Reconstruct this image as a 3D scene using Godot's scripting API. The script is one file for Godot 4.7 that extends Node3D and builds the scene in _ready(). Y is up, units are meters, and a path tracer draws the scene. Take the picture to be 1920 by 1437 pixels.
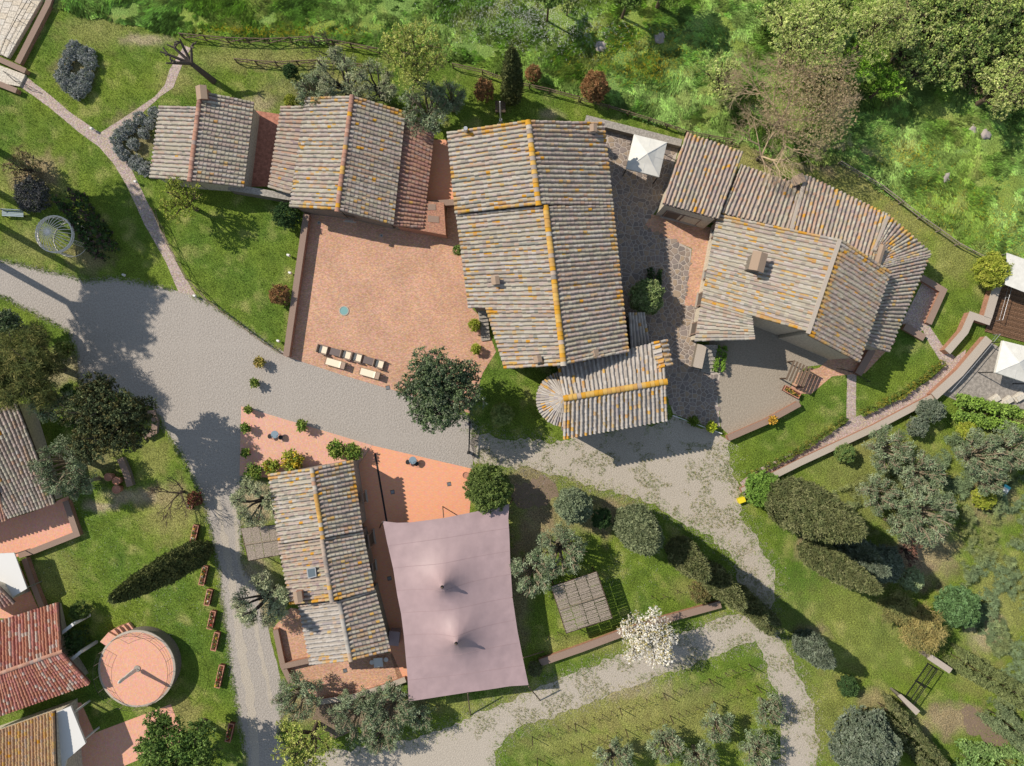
extends Node3D
# A farm hamlet seen straight down from 64 m. Ground is y = 0; image coordinates of a site plan (1920 x 1437) are turned into metres by P().
const CAM_H := 64.0
const FOC := 1350.0
var rng := RandomNumberGenerator.new()
var noise := FastNoiseLite.new()
var noise2 := FastNoiseLite.new()
var tx := {}
var mt := {}
var msh := {}
var taken := {}
var occ := PackedByteArray()      # 0 = open ground, 1 = paved or built, 2 = gravel
const OW := 420
const OH := 330
const OC := 0.25

func _ready():
	rng.seed = 7
	noise.seed = 3
	noise.frequency = 0.11
	noise.fractal_octaves = 4
	noise2.seed = 11
	noise2.frequency = 0.7
	noise2.fractal_octaves = 3
	# ---- camera
	var cam := Camera3D.new()
	cam.name = "camera"
	cam.position = Vector3(0, CAM_H, 0)
	cam.rotation_degrees = Vector3(-90, 0, 0)
	cam.fov = rad_to_deg(2.0 * atan(718.5 / FOC))
	cam.near = 0.5
	cam.far = 3000.0
	cam.current = true
	add_child(cam)
	# ---- sky, sun, exposure
	var env := Environment.new()
	env.background_mode = Environment.BG_SKY
	var sm := ProceduralSkyMaterial.new()
	sm.sky_top_color = Color(0.52, 0.585, 0.67)
	sm.sky_horizon_color = Color(0.83, 0.83, 0.84)
	sm.sky_curve = 0.18
	sm.ground_bottom_color = Color(0.3, 0.32, 0.22)
	sm.ground_horizon_color = Color(0.6, 0.62, 0.58)
	sm.sun_angle_max = 2.0
	var sky := Sky.new()
	sky.sky_material = sm
	env.sky = sky
	env.background_energy_multiplier = 0.95
	env.tonemap_mode = Environment.TONE_MAPPER_LINEAR
	env.tonemap_exposure = 1.2
	env.sdfgi_enabled = true
	env.ssao_enabled = true
	env.ssil_enabled = true
	var we := WorldEnvironment.new()
	we.name = "world_environment"
	we.environment = env
	add_child(we)
	var sun := DirectionalLight3D.new()
	sun.name = "sun"
	sun.light_energy = 1.35
	sun.light_color = Color(1.0, 0.955, 0.89)
	sun.light_angular_distance = 0.5
	sun.shadow_enabled = true
	var el := deg_to_rad(43.0)
	var d := Vector3(0.875 * cos(el), -sin(el), 0.485 * cos(el))
	sun.basis = Basis.looking_at(d, Vector3.UP)
	add_child(sun)
	make_textures()
	make_materials()
	make_meshes()
	occ.resize(OW * OH)
	# ---- setting
	build_ground_sheets()
	build_terrain()
	build_courtyard()
	build_buildings()
	build_walls()
	build_site_objects()
	build_fences()
	build_vegetation()
	build_grass()

# ------------------------------------------------------------------ helpers
func P(px: float, py: float, y := 0.0) -> Vector3:
	var k := (CAM_H - y) / FOC
	return Vector3((px - 960.0) * k, y, (py - 718.5) * k)

func numbered(called: String) -> String:
	if not taken.has(called):
		taken[called] = 0
		return called
	taken[called] += 1
	return "%s_%03d" % [called, taken[called]]

func tag(o: Node, label: String, category: String, group := "", kind := "") -> Node:
	if label != "": o.set_meta("label", label)
	if category != "": o.set_meta("category", category)
	if group != "": o.set_meta("group", group)
	if kind != "": o.set_meta("kind", kind)
	return o

func thing(called: String, label: String, category: String, at: Vector3, group := "") -> Node3D:
	var o := Node3D.new()
	o.name = numbered(called)
	add_child(o)
	o.position = at
	tag(o, label, category, group)
	return o

# every mesh is built in world metres; its node undoes the offset of its parents
func origin_of(n: Node) -> Vector3:
	var v := Vector3.ZERO
	while n != null and n != self and n is Node3D:
		v += n.position
		n = n.get_parent()
	return v

func obj(called: String, st, mat: Material, parent: Node = self, label := "") -> MeshInstance3D:
	var o := MeshInstance3D.new()
	if st is SurfaceTool:
		st.generate_normals()
		o.mesh = st.commit()
	else:
		o.mesh = st
	o.material_override = mat
	o.name = numbered(called) if parent == self else called
	parent.add_child(o, true)
	if parent != self:
		o.position = -origin_of(parent)
	if label != "": o.set_meta("label", label)
	return o

func placed(called: String, m: Mesh, mat: Material, parent: Node, x: Transform3D) -> MeshInstance3D:
	var o := MeshInstance3D.new()
	o.mesh = m
	o.material_override = mat
	o.name = called
	parent.add_child(o, true)
	o.transform = Transform3D(x.basis, x.origin - (origin_of(parent) if parent != self else Vector3.ZERO))
	return o

func multi(called: String, m: Mesh, mat: Material, parent: Node, xs: Array, cols: Array, kind := "") -> MultiMeshInstance3D:
	var mm := MultiMesh.new()
	mm.transform_format = MultiMesh.TRANSFORM_3D
	mm.use_colors = true
	mm.mesh = m
	mm.instance_count = xs.size()
	var off := origin_of(parent) if parent != self else Vector3.ZERO
	for i in xs.size():
		var t: Transform3D = xs[i]
		t.origin -= off
		mm.set_instance_transform(i, t)
		mm.set_instance_color(i, cols[i])
	var o := MultiMeshInstance3D.new()
	o.multimesh = mm
	o.material_override = mat
	o.name = numbered(called) if parent == self else called
	parent.add_child(o, true)
	if kind != "": o.set_meta("kind", kind)
	elif parent != self: o.set_meta("kind", "stuff")
	return o

func struct(called: String, st, mat: Material) -> MeshInstance3D:
	var o := obj(called, st, mat)
	o.set_meta("kind", "structure")
	return o

func mb() -> SurfaceTool:
	var st := SurfaceTool.new()
	st.begin(Mesh.PRIMITIVE_TRIANGLES)
	st.set_smooth_group(-1)
	return st

func tri(st: SurfaceTool, a: Vector3, b: Vector3, c: Vector3):
	st.add_vertex(a); st.add_vertex(b); st.add_vertex(c)

# a, b, c, d run clockwise when seen from the front
func quad(st: SurfaceTool, a: Vector3, b: Vector3, c: Vector3, d: Vector3):
	tri(st, a, b, c); tri(st, a, c, d)

# eight corners: bottom 0-3, top 4-7, counter-clockwise or clockwise, both handled
func hexa(st: SurfaceTool, b: Array, t: Array):
	var n: int = b.size()
	var area := 0.0
	for i in n:
		var p: Vector3 = t[i]
		var q: Vector3 = t[(i + 1) % n]
		area += p.x * q.z - q.x * p.z
	if area < 0.0:
		b = b.duplicate(); t = t.duplicate()
		b.reverse(); t.reverse()
	# now counter-clockwise in (x, z), which is clockwise seen from above
	for i in range(1, n - 1):
		tri(st, t[0], t[i], t[i + 1])
		tri(st, b[0], b[i + 1], b[i])
	for i in n:
		var j := (i + 1) % n
		quad(st, b[i], b[j], t[j], t[i])

func flat_poly(poly: PackedVector2Array, st: SurfaceTool, y: float, up := true):
	var ids := Geometry2D.triangulate_polygon(poly)
	for k in range(0, ids.size(), 3):
		var a := poly[ids[k]]
		var b := poly[ids[k + 1]]
		var c := poly[ids[k + 2]]
		if ((b - a).cross(c - a) < 0.0) == up:
			var s := b; b = c; c = s
		tri(st, Vector3(a.x, y, a.y), Vector3(b.x, y, b.y), Vector3(c.x, y, c.y))

# upright prism over any simple polygon (x, z)
func prism(st: SurfaceTool, poly: PackedVector2Array, y0: float, y1: float):
	if Geometry2D.is_polygon_clockwise(poly):
		poly = poly.duplicate()
		poly.reverse()
	var fwd := (poly[1] - poly[0])
	flat_poly(poly, st, y1, true)
	flat_poly(poly, st, y0, false)
	var area := 0.0
	for i in poly.size():
		area += poly[i].cross(poly[(i + 1) % poly.size()])
	for i in poly.size():
		var a := poly[i]
		var b := poly[(i + 1) % poly.size()]
		if area < 0.0:
			var s := a; a = b; b = s
		quad(st, Vector3(a.x, y0, a.y), Vector3(b.x, y0, b.y), Vector3(b.x, y1, b.y), Vector3(a.x, y1, a.y))

func v2(v: Vector3) -> Vector2:
	return Vector2(v.x, v.z)

func poly_of(pts: Array, y := 0.0) -> PackedVector2Array:
	var r := PackedVector2Array()
	for i in range(0, pts.size(), 2):
		r.append(v2(P(pts[i], pts[i + 1], y)))
	return r

# oriented box: centre of its base, half sizes, turn about y
func box(st: SurfaceTool, c: Vector3, sx: float, sy: float, sz: float, turn := 0.0):
	var bx := Basis(Vector3.UP, turn)
	var b := []
	var t := []
	for q in [[-1, -1], [1, -1], [1, 1], [-1, 1]]:
		var v: Vector3 = c + bx * Vector3(q[0] * sx * 0.5, 0, q[1] * sz * 0.5)
		b.append(v)
		t.append(v + Vector3(0, sy, 0))
	hexa(st, b, t)

# a bar of rectangular section between two points
func bar(st: SurfaceTool, a: Vector3, b: Vector3, w: float, h: float):
	var d := (b - a).normalized()
	var s := d.cross(Vector3.UP)
	if s.length() < 0.05: s = Vector3.RIGHT
	s = s.normalized() * w * 0.5
	var u := s.cross(d).normalized() * h * 0.5
	var p := [a - s - u, a + s - u, a + s + u, a - s + u]
	var q := [b - s - u, b + s - u, b + s + u, b - s + u]
	quad(st, p[0], p[1], p[2], p[3])
	quad(st, q[3], q[2], q[1], q[0])
	for i in 4:
		var j := (i + 1) % 4
		quad(st, p[j], p[i], q[i], q[j])

func tube(st: SurfaceTool, a: Vector3, b: Vector3, r0: float, r1: float, n := 6, caps := true):
	var d := (b - a).normalized()
	var s := d.cross(Vector3.UP if absf(d.y) < 0.95 else Vector3.RIGHT).normalized()
	var u := d.cross(s).normalized()
	for i in n:
		var a0 := TAU * i / n
		var a1 := TAU * (i + 1) / n
		var c0 := s * cos(a0) + u * sin(a0)
		var c1 := s * cos(a1) + u * sin(a1)
		st.set_smooth_group(0)
		quad(st, a + c1 * r0, a + c0 * r0, b + c0 * r1, b + c1 * r1)
		st.set_smooth_group(-1)
		if caps:
			tri(st, b + c1 * r1, b + c0 * r1, b)
			tri(st, a + c0 * r0, a + c1 * r0, a)

func path_tube(st: SurfaceTool, pts: Array, r: float, n := 5, closed := false):
	var m := pts.size()
	for i in (m if closed else m - 1):
		tube(st, pts[i], pts[(i + 1) % m], r, r, n)

# profile of [radius, height] turned about a vertical axis
func lathe(st: SurfaceTool, at: Vector3, prof: Array, n := 16):
	for k in prof.size() - 1:
		var r0: float = prof[k][0]
		var y0: float = prof[k][1]
		var r1: float = prof[k + 1][0]
		var y1: float = prof[k + 1][1]
		st.set_smooth_group(k + 1)
		for i in n:
			var a0 := TAU * i / n
			var a1 := TAU * (i + 1) / n
			var p0 := Vector3(cos(a0), 0, sin(a0))
			var p1 := Vector3(cos(a1), 0, sin(a1))
			quad(st, at + p0 * r0 + Vector3(0, y0, 0), at + p1 * r0 + Vector3(0, y0, 0), at + p1 * r1 + Vector3(0, y1, 0), at + p0 * r1 + Vector3(0, y1, 0))
	st.set_smooth_group(-1)

func mark(poly: PackedVector2Array, v: int):
	var lo := Vector2(1e9, 1e9)
	var hi := Vector2(-1e9, -1e9)
	for p in poly:
		lo = lo.min(p); hi = hi.max(p)
	var x0 := maxi(0, int(lo.x / OC) + OW / 2 - 1)
	var x1 := mini(OW - 1, int(hi.x / OC) + OW / 2 + 1)
	var y0 := maxi(0, int(lo.y / OC) + OH / 2 - 1)
	var y1 := mini(OH - 1, int(hi.y / OC) + OH / 2 + 1)
	for j in range(y0, y1 + 1):
		for i in range(x0, x1 + 1):
			if Geometry2D.is_point_in_polygon(Vector2((i - OW / 2 + 0.5) * OC, (j - OH / 2 + 0.5) * OC), poly):
				occ[j * OW + i] = v

func occ_at(x: float, z: float) -> int:
	var i := int(floor(x / OC)) + OW / 2
	var j := int(floor(z / OC)) + OH / 2
	if i < 0 or j < 0 or i >= OW or j >= OH: return 0
	return occ[j * OW + i]

# ------------------------------------------------------------------ textures and materials
func ntex(key: String, freq: float, c0: Color, c1: Color, kind := FastNoiseLite.TYPE_SIMPLEX_SMOOTH, oct := 5, gain := 0.6, size := 512, mid = null, normal := 0.0):
	var n := FastNoiseLite.new()
	n.seed = hash(key) % 1000
	n.noise_type = kind
	n.frequency = freq
	n.fractal_octaves = oct
	n.fractal_gain = gain
	var t := NoiseTexture2D.new()
	t.width = size
	t.height = size
	t.seamless = true
	t.seamless_blend_skirt = 0.2
	t.noise = n
	if normal > 0.0:
		t.as_normal_map = true
		t.bump_strength = normal
	else:
		var g := Gradient.new()
		g.set_color(0, c0)
		g.set_color(1, c1)
		if mid != null:
			g.add_point(0.5, mid)
		t.color_ramp = g
	tx[key] = t

func image_tex(key: String, im: Image):
	im.generate_mipmaps()
	tx[key] = ImageTexture.create_from_image(im)

# small fired-clay pavers in staggered courses, each its own tone: far below a pixel or two each from the air
func brick_tex(key: String, bw: int, bh: int, base: Color, vary: float, joint: Color, stagger: bool, S := 512, worn := 0.0):
	var r := RandomNumberGenerator.new()
	r.seed = hash(key)
	var im := Image.create(S, S, false, Image.FORMAT_RGB8)
	im.fill(joint)
	var row := 0
	for y in range(0, S, bh):
		var off := (bw / 2) if (stagger and row % 2 == 1) else 0
		for x in range(-bw, S, bw):
			var u := TAU * x / S
			var v := TAU * y / S
			var patch := sin(u + 2.0 * sin(v)) + 0.8 * sin(2.0 * u - v + 1.3 * sin(u + v)) + 0.7 * sin(3.0 * v + 2.0 * sin(2.0 * u) + 1.0)
			var f := 1.0 + r.randf_range(-vary, vary) + worn * patch * 0.4
			var c := Color(base.r * f, base.g * f * (1.0 + r.randf_range(-0.05, 0.06)), base.b * f * (1.0 + r.randf_range(-0.08, 0.1)))
			if r.randf() < 0.1: c = c.lerp(Color(0.75, 0.68, 0.6), 0.5)
			im.fill_rect(Rect2i(x + off, y, bw - 1, bh - 1), c)
			if x + off + bw > S: im.fill_rect(Rect2i(x + off - S, y, bw - 1, bh - 1), c)
		row += 1
	image_tex(key, im)

func make_textures():
	var W := func(v): return Color(v, v, v)
	ntex("speck", 0.09, W.call(0.5), W.call(1.0), FastNoiseLite.TYPE_SIMPLEX_SMOOTH, 5, 0.8)
	ntex("mottle", 0.012, W.call(0.62), W.call(1.0), FastNoiseLite.TYPE_SIMPLEX_SMOOTH, 6, 0.72, 1024)
	ntex("grass", 0.05, W.call(0.3), W.call(1.0), FastNoiseLite.TYPE_SIMPLEX, 6, 0.85, 1024)
	ntex("gravel", 0.035, Color(0.66, 0.64, 0.61), Color(1.0, 0.99, 0.97), FastNoiseLite.TYPE_SIMPLEX, 6, 0.95, 1024)
	ntex("cloth", 0.01, W.call(0.9), W.call(1.0), FastNoiseLite.TYPE_SIMPLEX_SMOOTH, 5, 0.6, 512)
	ntex("cells", 0.06, W.call(0.5), W.call(1.0), FastNoiseLite.TYPE_CELLULAR, 2, 0.5)
	ntex("bark", 0.05, W.call(0.45), W.call(1.0), FastNoiseLite.TYPE_SIMPLEX, 4, 0.7, 256)
	ntex("bump", 0.07, W.call(0), W.call(1), FastNoiseLite.TYPE_SIMPLEX, 5, 0.8, 512, null, 6.0)
	brick_tex("brick_old", 16, 9, Color(0.80, 0.635, 0.535), 0.1, Color(0.64, 0.51, 0.43), true, 1024, 0.055)
	brick_tex("brick_grid", 16, 16, Color(0.84, 0.66, 0.585), 0.025, Color(0.76, 0.585, 0.515), false)
	brick_tex("brick_orange", 64, 14, Color(0.865, 0.63, 0.505), 0.018, Color(0.8, 0.55, 0.43), true)
	brick_tex("brick_wall", 24, 8, Color(0.68, 0.5, 0.42), 0.2, Color(0.62, 0.54, 0.47), true)
	brick_tex("cobble", 20, 14, Color(0.74, 0.69, 0.66), 0.15, Color(0.62, 0.57, 0.54), true)

func mat(key: String, lin: Color, rough := 0.9, texture := "", scale := 0.25, normal := 0.0, vcol := false) -> StandardMaterial3D:
	var m := StandardMaterial3D.new()
	m.albedo_color = lin.linear_to_srgb() if not vcol else Color.WHITE
	m.roughness = rough
	m.metallic_specular = 0.3
	if vcol: m.vertex_color_use_as_albedo = true
	if texture != "":
		m.albedo_texture = tx[texture]
		m.uv1_triplanar = true
		m.uv1_world_triplanar = true
		m.uv1_scale = Vector3(scale, scale, scale)
	if normal > 0.0:
		m.normal_enabled = true
		m.normal_texture = tx["bump"]
		m.normal_scale = normal
		m.uv1_triplanar = true
		m.uv1_world_triplanar = true
		m.uv1_scale = Vector3(scale, scale, scale)
	m.cull_mode = BaseMaterial3D.CULL_DISABLED
	mt[key] = m
	return m

func make_materials():
	mat("ground", Color.WHITE, 0.95, "grass", 0.105, 0.6, true)
	mat("gravel", Color(0.545, 0.52, 0.508), 0.95, "gravel", 0.12, 0.5)
	mat("gravel_pale", Color(0.63, 0.59, 0.54), 0.95, "gravel", 0.15, 0.5)
	mat("gravel_grey", Color(0.46, 0.42, 0.37), 0.95, "gravel", 0.12, 0.3)
	mat("soil", Color(0.56, 0.42, 0.31), 0.97, "grass", 0.3, 0.5)
	mat("path_stone", Color(0.78, 0.74, 0.72), 0.9, "cobble", 0.4)
	mat("brick_old", Color(0.86, 0.84, 0.83), 0.9, "brick_old", 0.11)
	mat("brick_grid", Color(0.95, 0.92, 0.9), 0.85, "brick_grid", 0.31)
	mat("brick_orange", Color(1.0, 0.96, 0.94), 0.8, "brick_orange", 0.8)
	mat("deck_tile", Color(1.0, 0.9, 0.84), 0.85, "brick_grid", 0.31)
	mat("brick_red", Color(0.62, 0.28, 0.2), 0.85, "mottle", 0.2)
	mat("brick_wall", Color(0.86, 0.82, 0.8), 0.9, "brick_wall", 0.5)
	mat("coping", Color(0.5, 0.36, 0.29), 0.9, "speck", 0.5)
	mat("coping_pale", Color(0.78, 0.68, 0.58), 0.9, "speck", 0.5)
	mat("stone_wall", Color(0.42, 0.37, 0.31), 0.95, "cells", 0.45, 0.6)
	mat("plaster", Color(0.82, 0.74, 0.6), 0.9, "mottle", 0.3)
	mat("plaster_grey", Color(0.5, 0.46, 0.41), 0.95, "mottle", 0.35, 0.4)
	mat("mortar", Color(0.8, 0.7, 0.62), 0.95, "speck", 0.6)
	mat("travertine", Color(0.86, 0.8, 0.7), 0.7, "mottle", 0.4)
	mat("concrete", Color(0.46, 0.42, 0.38), 0.9, "mottle", 0.22)
	mat("wood", Color(0.3, 0.22, 0.16), 0.85, "bark", 0.8)
	mat("wood_dark", Color(0.16, 0.11, 0.08), 0.85, "bark", 0.8)
	mat("wood_deck", Color(0.27, 0.16, 0.1), 0.75, "bark", 0.5)
	mat("wood_pale", Color(0.5, 0.4, 0.29), 0.8, "bark", 0.7)
	mat("reed", Color(0.58, 0.49, 0.41), 0.9, "bark", 0.6)
	mat("bark", Color(0.24, 0.18, 0.13), 0.95, "bark", 1.2)
	mat("bark_pale", Color(0.5, 0.42, 0.29), 0.95, "bark", 1.2)
	mat("bark_grey", Color(0.2, 0.17, 0.145), 0.95, "bark", 1.2)
	mat("twig", Color(0.5, 0.39, 0.26), 0.95)
	mat("twig_red", Color(0.22, 0.1, 0.07), 0.95)
	mat("roof_base", Color(0.1, 0.075, 0.06), 0.95)
	mat("tile", Color.WHITE, 0.92, "speck", 0.9, 0.0, true)
	mat("leaf", Color.WHITE, 0.75, "", 1.0, 0.0, true)
	mt["leaf"].backlight_enabled = true
	mt["leaf"].backlight = Color(0.25, 0.28, 0.12)
	mat("stone", Color.WHITE, 0.85, "speck", 0.7, 0.0, true)
	mat("white_cloth", Color(0.74, 0.73, 0.68), 0.8, "cloth", 0.3)
	mat("cream", Color(0.8, 0.68, 0.53), 0.85)
	mat("white_paint", Color(0.64, 0.64, 0.63), 0.5)
	mat("tent", Color(0.38, 0.276, 0.289), 0.6, "cloth", 0.12)
	mt["tent"].metallic_specular = 0.55
	mat("seam", Color(0.31, 0.225, 0.235), 0.6)
	mat("iron", Color(0.03, 0.03, 0.032), 0.55)
	mt["iron"].metallic = 0.3
	mat("steel", Color(0.45, 0.46, 0.48), 0.4)
	mt["steel"].metallic = 0.6
	mat("iron_white", Color(0.8, 0.76, 0.7), 0.6)
	mat("table_blue", Color(0.2, 0.27, 0.33), 0.4)
	mat("terracotta", Color(0.72, 0.36, 0.25), 0.85, "mottle", 0.8)
	mat("terracotta_dark", Color(0.2, 0.075, 0.05), 0.85, "mottle", 0.8)
	mat("dark", Color(0.02, 0.02, 0.022), 0.8)
	mat("bench_blue_shaded", Color(0.26, 0.33, 0.38), 0.6)  # bench blue, darkened to stand in for shade that does not fall there
	mat("table_dark", Color(0.16, 0.13, 0.125), 0.35)
	mat("wicker", Color(0.27, 0.2, 0.16), 0.8)
	mat("glass", Color(0.1, 0.13, 0.15), 0.08)
	mt["glass"].metallic_specular = 0.7
	mat("pool_glass", Color(0.2, 0.36, 0.36), 0.12)
	mat("yellow", Color(0.75, 0.62, 0.03), 0.5)
	mat("turquoise", Color(0.1, 0.5, 0.56), 0.5)
	mat("shutter", Color(0.12, 0.1, 0.085), 0.7)
	mat("flower", Color.WHITE, 0.8, "", 1.0, 0.0, true)

func leaf_clump(key: String, n: int, spread: float, ll: float, lw: float, up: float):
	var r := RandomNumberGenerator.new()
	r.seed = hash(key)
	var st := mb()
	for i in n:
		var d := Vector3(r.randfn(), r.randfn(), r.randfn()).normalized()
		var c := d * spread * pow(r.randf(), 0.5)
		var ax := (d + Vector3(r.randfn(), r.randfn() + up * 2.0, r.randfn()) * 0.7).normalized()
		var sd := ax.cross(Vector3(r.randfn(), r.randfn(), r.randfn())).normalized()
		var k := r.randf_range(0.7, 1.3)
		var a := c - ax * ll * 0.5 * k
		var b := c + ax * ll * 0.5 * k
		var m := c + ax.cross(sd) * lw * 0.25
		quad(st, a, m + sd * lw * 0.5 * k, b, m - sd * lw * 0.5 * k)
	st.generate_normals()
	msh[key] = st.commit()

func make_meshes():
	leaf_clump("oak", 16, 0.30, 0.22, 0.14, 0.2)
	leaf_clump("olive", 18, 0.30, 0.26, 0.065, 0.1)
	leaf_clump("cypress", 18, 0.16, 0.2, 0.06, 0.8)
	leaf_clump("box", 22, 0.14, 0.10, 0.07, 0.2)
	leaf_clump("spring", 11, 0.28, 0.17, 0.11, 0.3)
	leaf_clump("needle", 20, 0.3, 0.3, 0.035, 0.2)
	leaf_clump("petal", 9, 0.22, 0.2, 0.13, 0.6)
	leaf_clump("lavender", 26, 0.15, 0.26, 0.03, 0.9)
	leaf_clump("big", 9, 0.2, 0.2, 0.12, 0.3)
	leaf_clump("tuft", 12, 0.1, 0.3, 0.04, 1.2)
	leaf_clump("pebble", 7, 0.14, 0.06, 0.05, 0.0)
	leaf_clump("flower", 5, 0.3, 0.12, 0.08, 0.9)
	var sw := mb()
	var rs := RandomNumberGenerator.new()
	rs.seed = 4
	for i in 14:
		var o := Vector3(rs.randf_range(-0.22, 0.22), 0, rs.randf_range(-0.22, 0.22))
		var tip := o + Vector3(rs.randf_range(-0.14, 0.14), rs.randf_range(0.05, 0.2), rs.randf_range(0.3, 0.55))
		var m := o.lerp(tip, 0.45) + Vector3(0, 0.08, 0)
		quad(sw, o, m + Vector3(0.036, 0, 0), tip, m - Vector3(0.036, 0, 0))
	sw.generate_normals()
	msh["swath"] = sw.commit()
	leaf_clump("turf", 10, 0.12, 0.12, 0.03, 1.2)
	# barrel cover tile: open half round, tapering, length along +z (down the slope)
	var st := mb()
	var L := 0.46
	for seg in 6:
		var a0 := PI * seg / 6.0
		var a1 := PI * (seg + 1) / 6.0
		var w0 := 0.1
		var w1 := 0.125
		st.set_smooth_group(0)
		quad(st, Vector3(cos(a1) * w0, sin(a1) * w0 * 1.35, 0), Vector3(cos(a0) * w0, sin(a0) * w0 * 1.35, 0), Vector3(cos(a0) * w1, sin(a0) * w1 * 1.35 + 0.03, L), Vector3(cos(a1) * w1, sin(a1) * w1 * 1.35 + 0.03, L))
		st.set_smooth_group(-1)
		tri(st, Vector3(cos(a0) * w1, sin(a0) * w1 * 1.35 + 0.03, L), Vector3(0, 0.0, L), Vector3(cos(a1) * w1, sin(a1) * w1 * 1.35 + 0.03, L))
	st.generate_normals()
	msh["cover"] = st.commit()
	# flat pan with raised rims, lower end lifted over the next one
	st = mb()
	hexa(st, [Vector3(-0.17, -0.02, 0), Vector3(0.17, -0.02, 0), Vector3(0.17, 0.012, L), Vector3(-0.17, 0.012, L)], [Vector3(-0.17, 0.0, 0), Vector3(0.17, 0.0, 0), Vector3(0.17, 0.032, L), Vector3(-0.17, 0.032, L)])
	st.generate_normals()
	msh["pan"] = st.commit()
	# broad ridge tile, length along +z
	st = mb()
	L = 0.40
	for seg in 6:
		var a0 := PI * seg / 6.0
		var a1 := PI * (seg + 1) / 6.0
		st.set_smooth_group(0)
		quad(st, Vector3(cos(a1) * 0.2, sin(a1) * 0.15, 0), Vector3(cos(a0) * 0.2, sin(a0) * 0.15, 0), Vector3(cos(a0) * 0.225, sin(a0) * 0.175, L), Vector3(cos(a1) * 0.225, sin(a1) * 0.175, L))
		st.set_smooth_group(-1)
		tri(st, Vector3(cos(a0) * 0.225, sin(a0) * 0.175, L), Vector3(0, -0.05, L), Vector3(cos(a1) * 0.225, sin(a1) * 0.175, L))
	st.generate_normals()
	msh["ridge"] = st.commit()

# ------------------------------------------------------------------ ground
func ragged(poly: PackedVector2Array, amp: float, step := 0.35) -> PackedVector2Array:
	if amp <= 0.0: return poly
	var r := PackedVector2Array()
	for i in poly.size():
		var a := poly[i]
		var b := poly[(i + 1) % poly.size()]
		var n := maxi(1, int((b - a).length() / step))
		var nn := (b - a).orthogonal().normalized()
		for k in n:
			var p := a.lerp(b, float(k) / n)
			var w := noise2.get_noise_2d(p.x * 1.6, p.y * 1.6) + 0.9 * noise2.get_noise_2d(p.x * 0.35 + 50.0, p.y * 0.35)
			r.append(p + nn * w * amp)
	return r

var verges := []

func sheet(called: String, pts: Array, m: String, layer: int, rag := 0.0, mk := 1):
	var poly := ragged(poly_of(pts), rag)
	if mk == 2 and rag > 0.0 and called != "wheel_track": verges.append(poly)
	if Geometry2D.triangulate_polygon(poly).is_empty():
		print("bad polygon ", called)
		poly = poly_of(pts)
	var st := mb()
	flat_poly(poly, st, 0.004 * layer)
	var o := struct(called, st, mt[m])
	mark(poly, mk)
	return o

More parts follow.
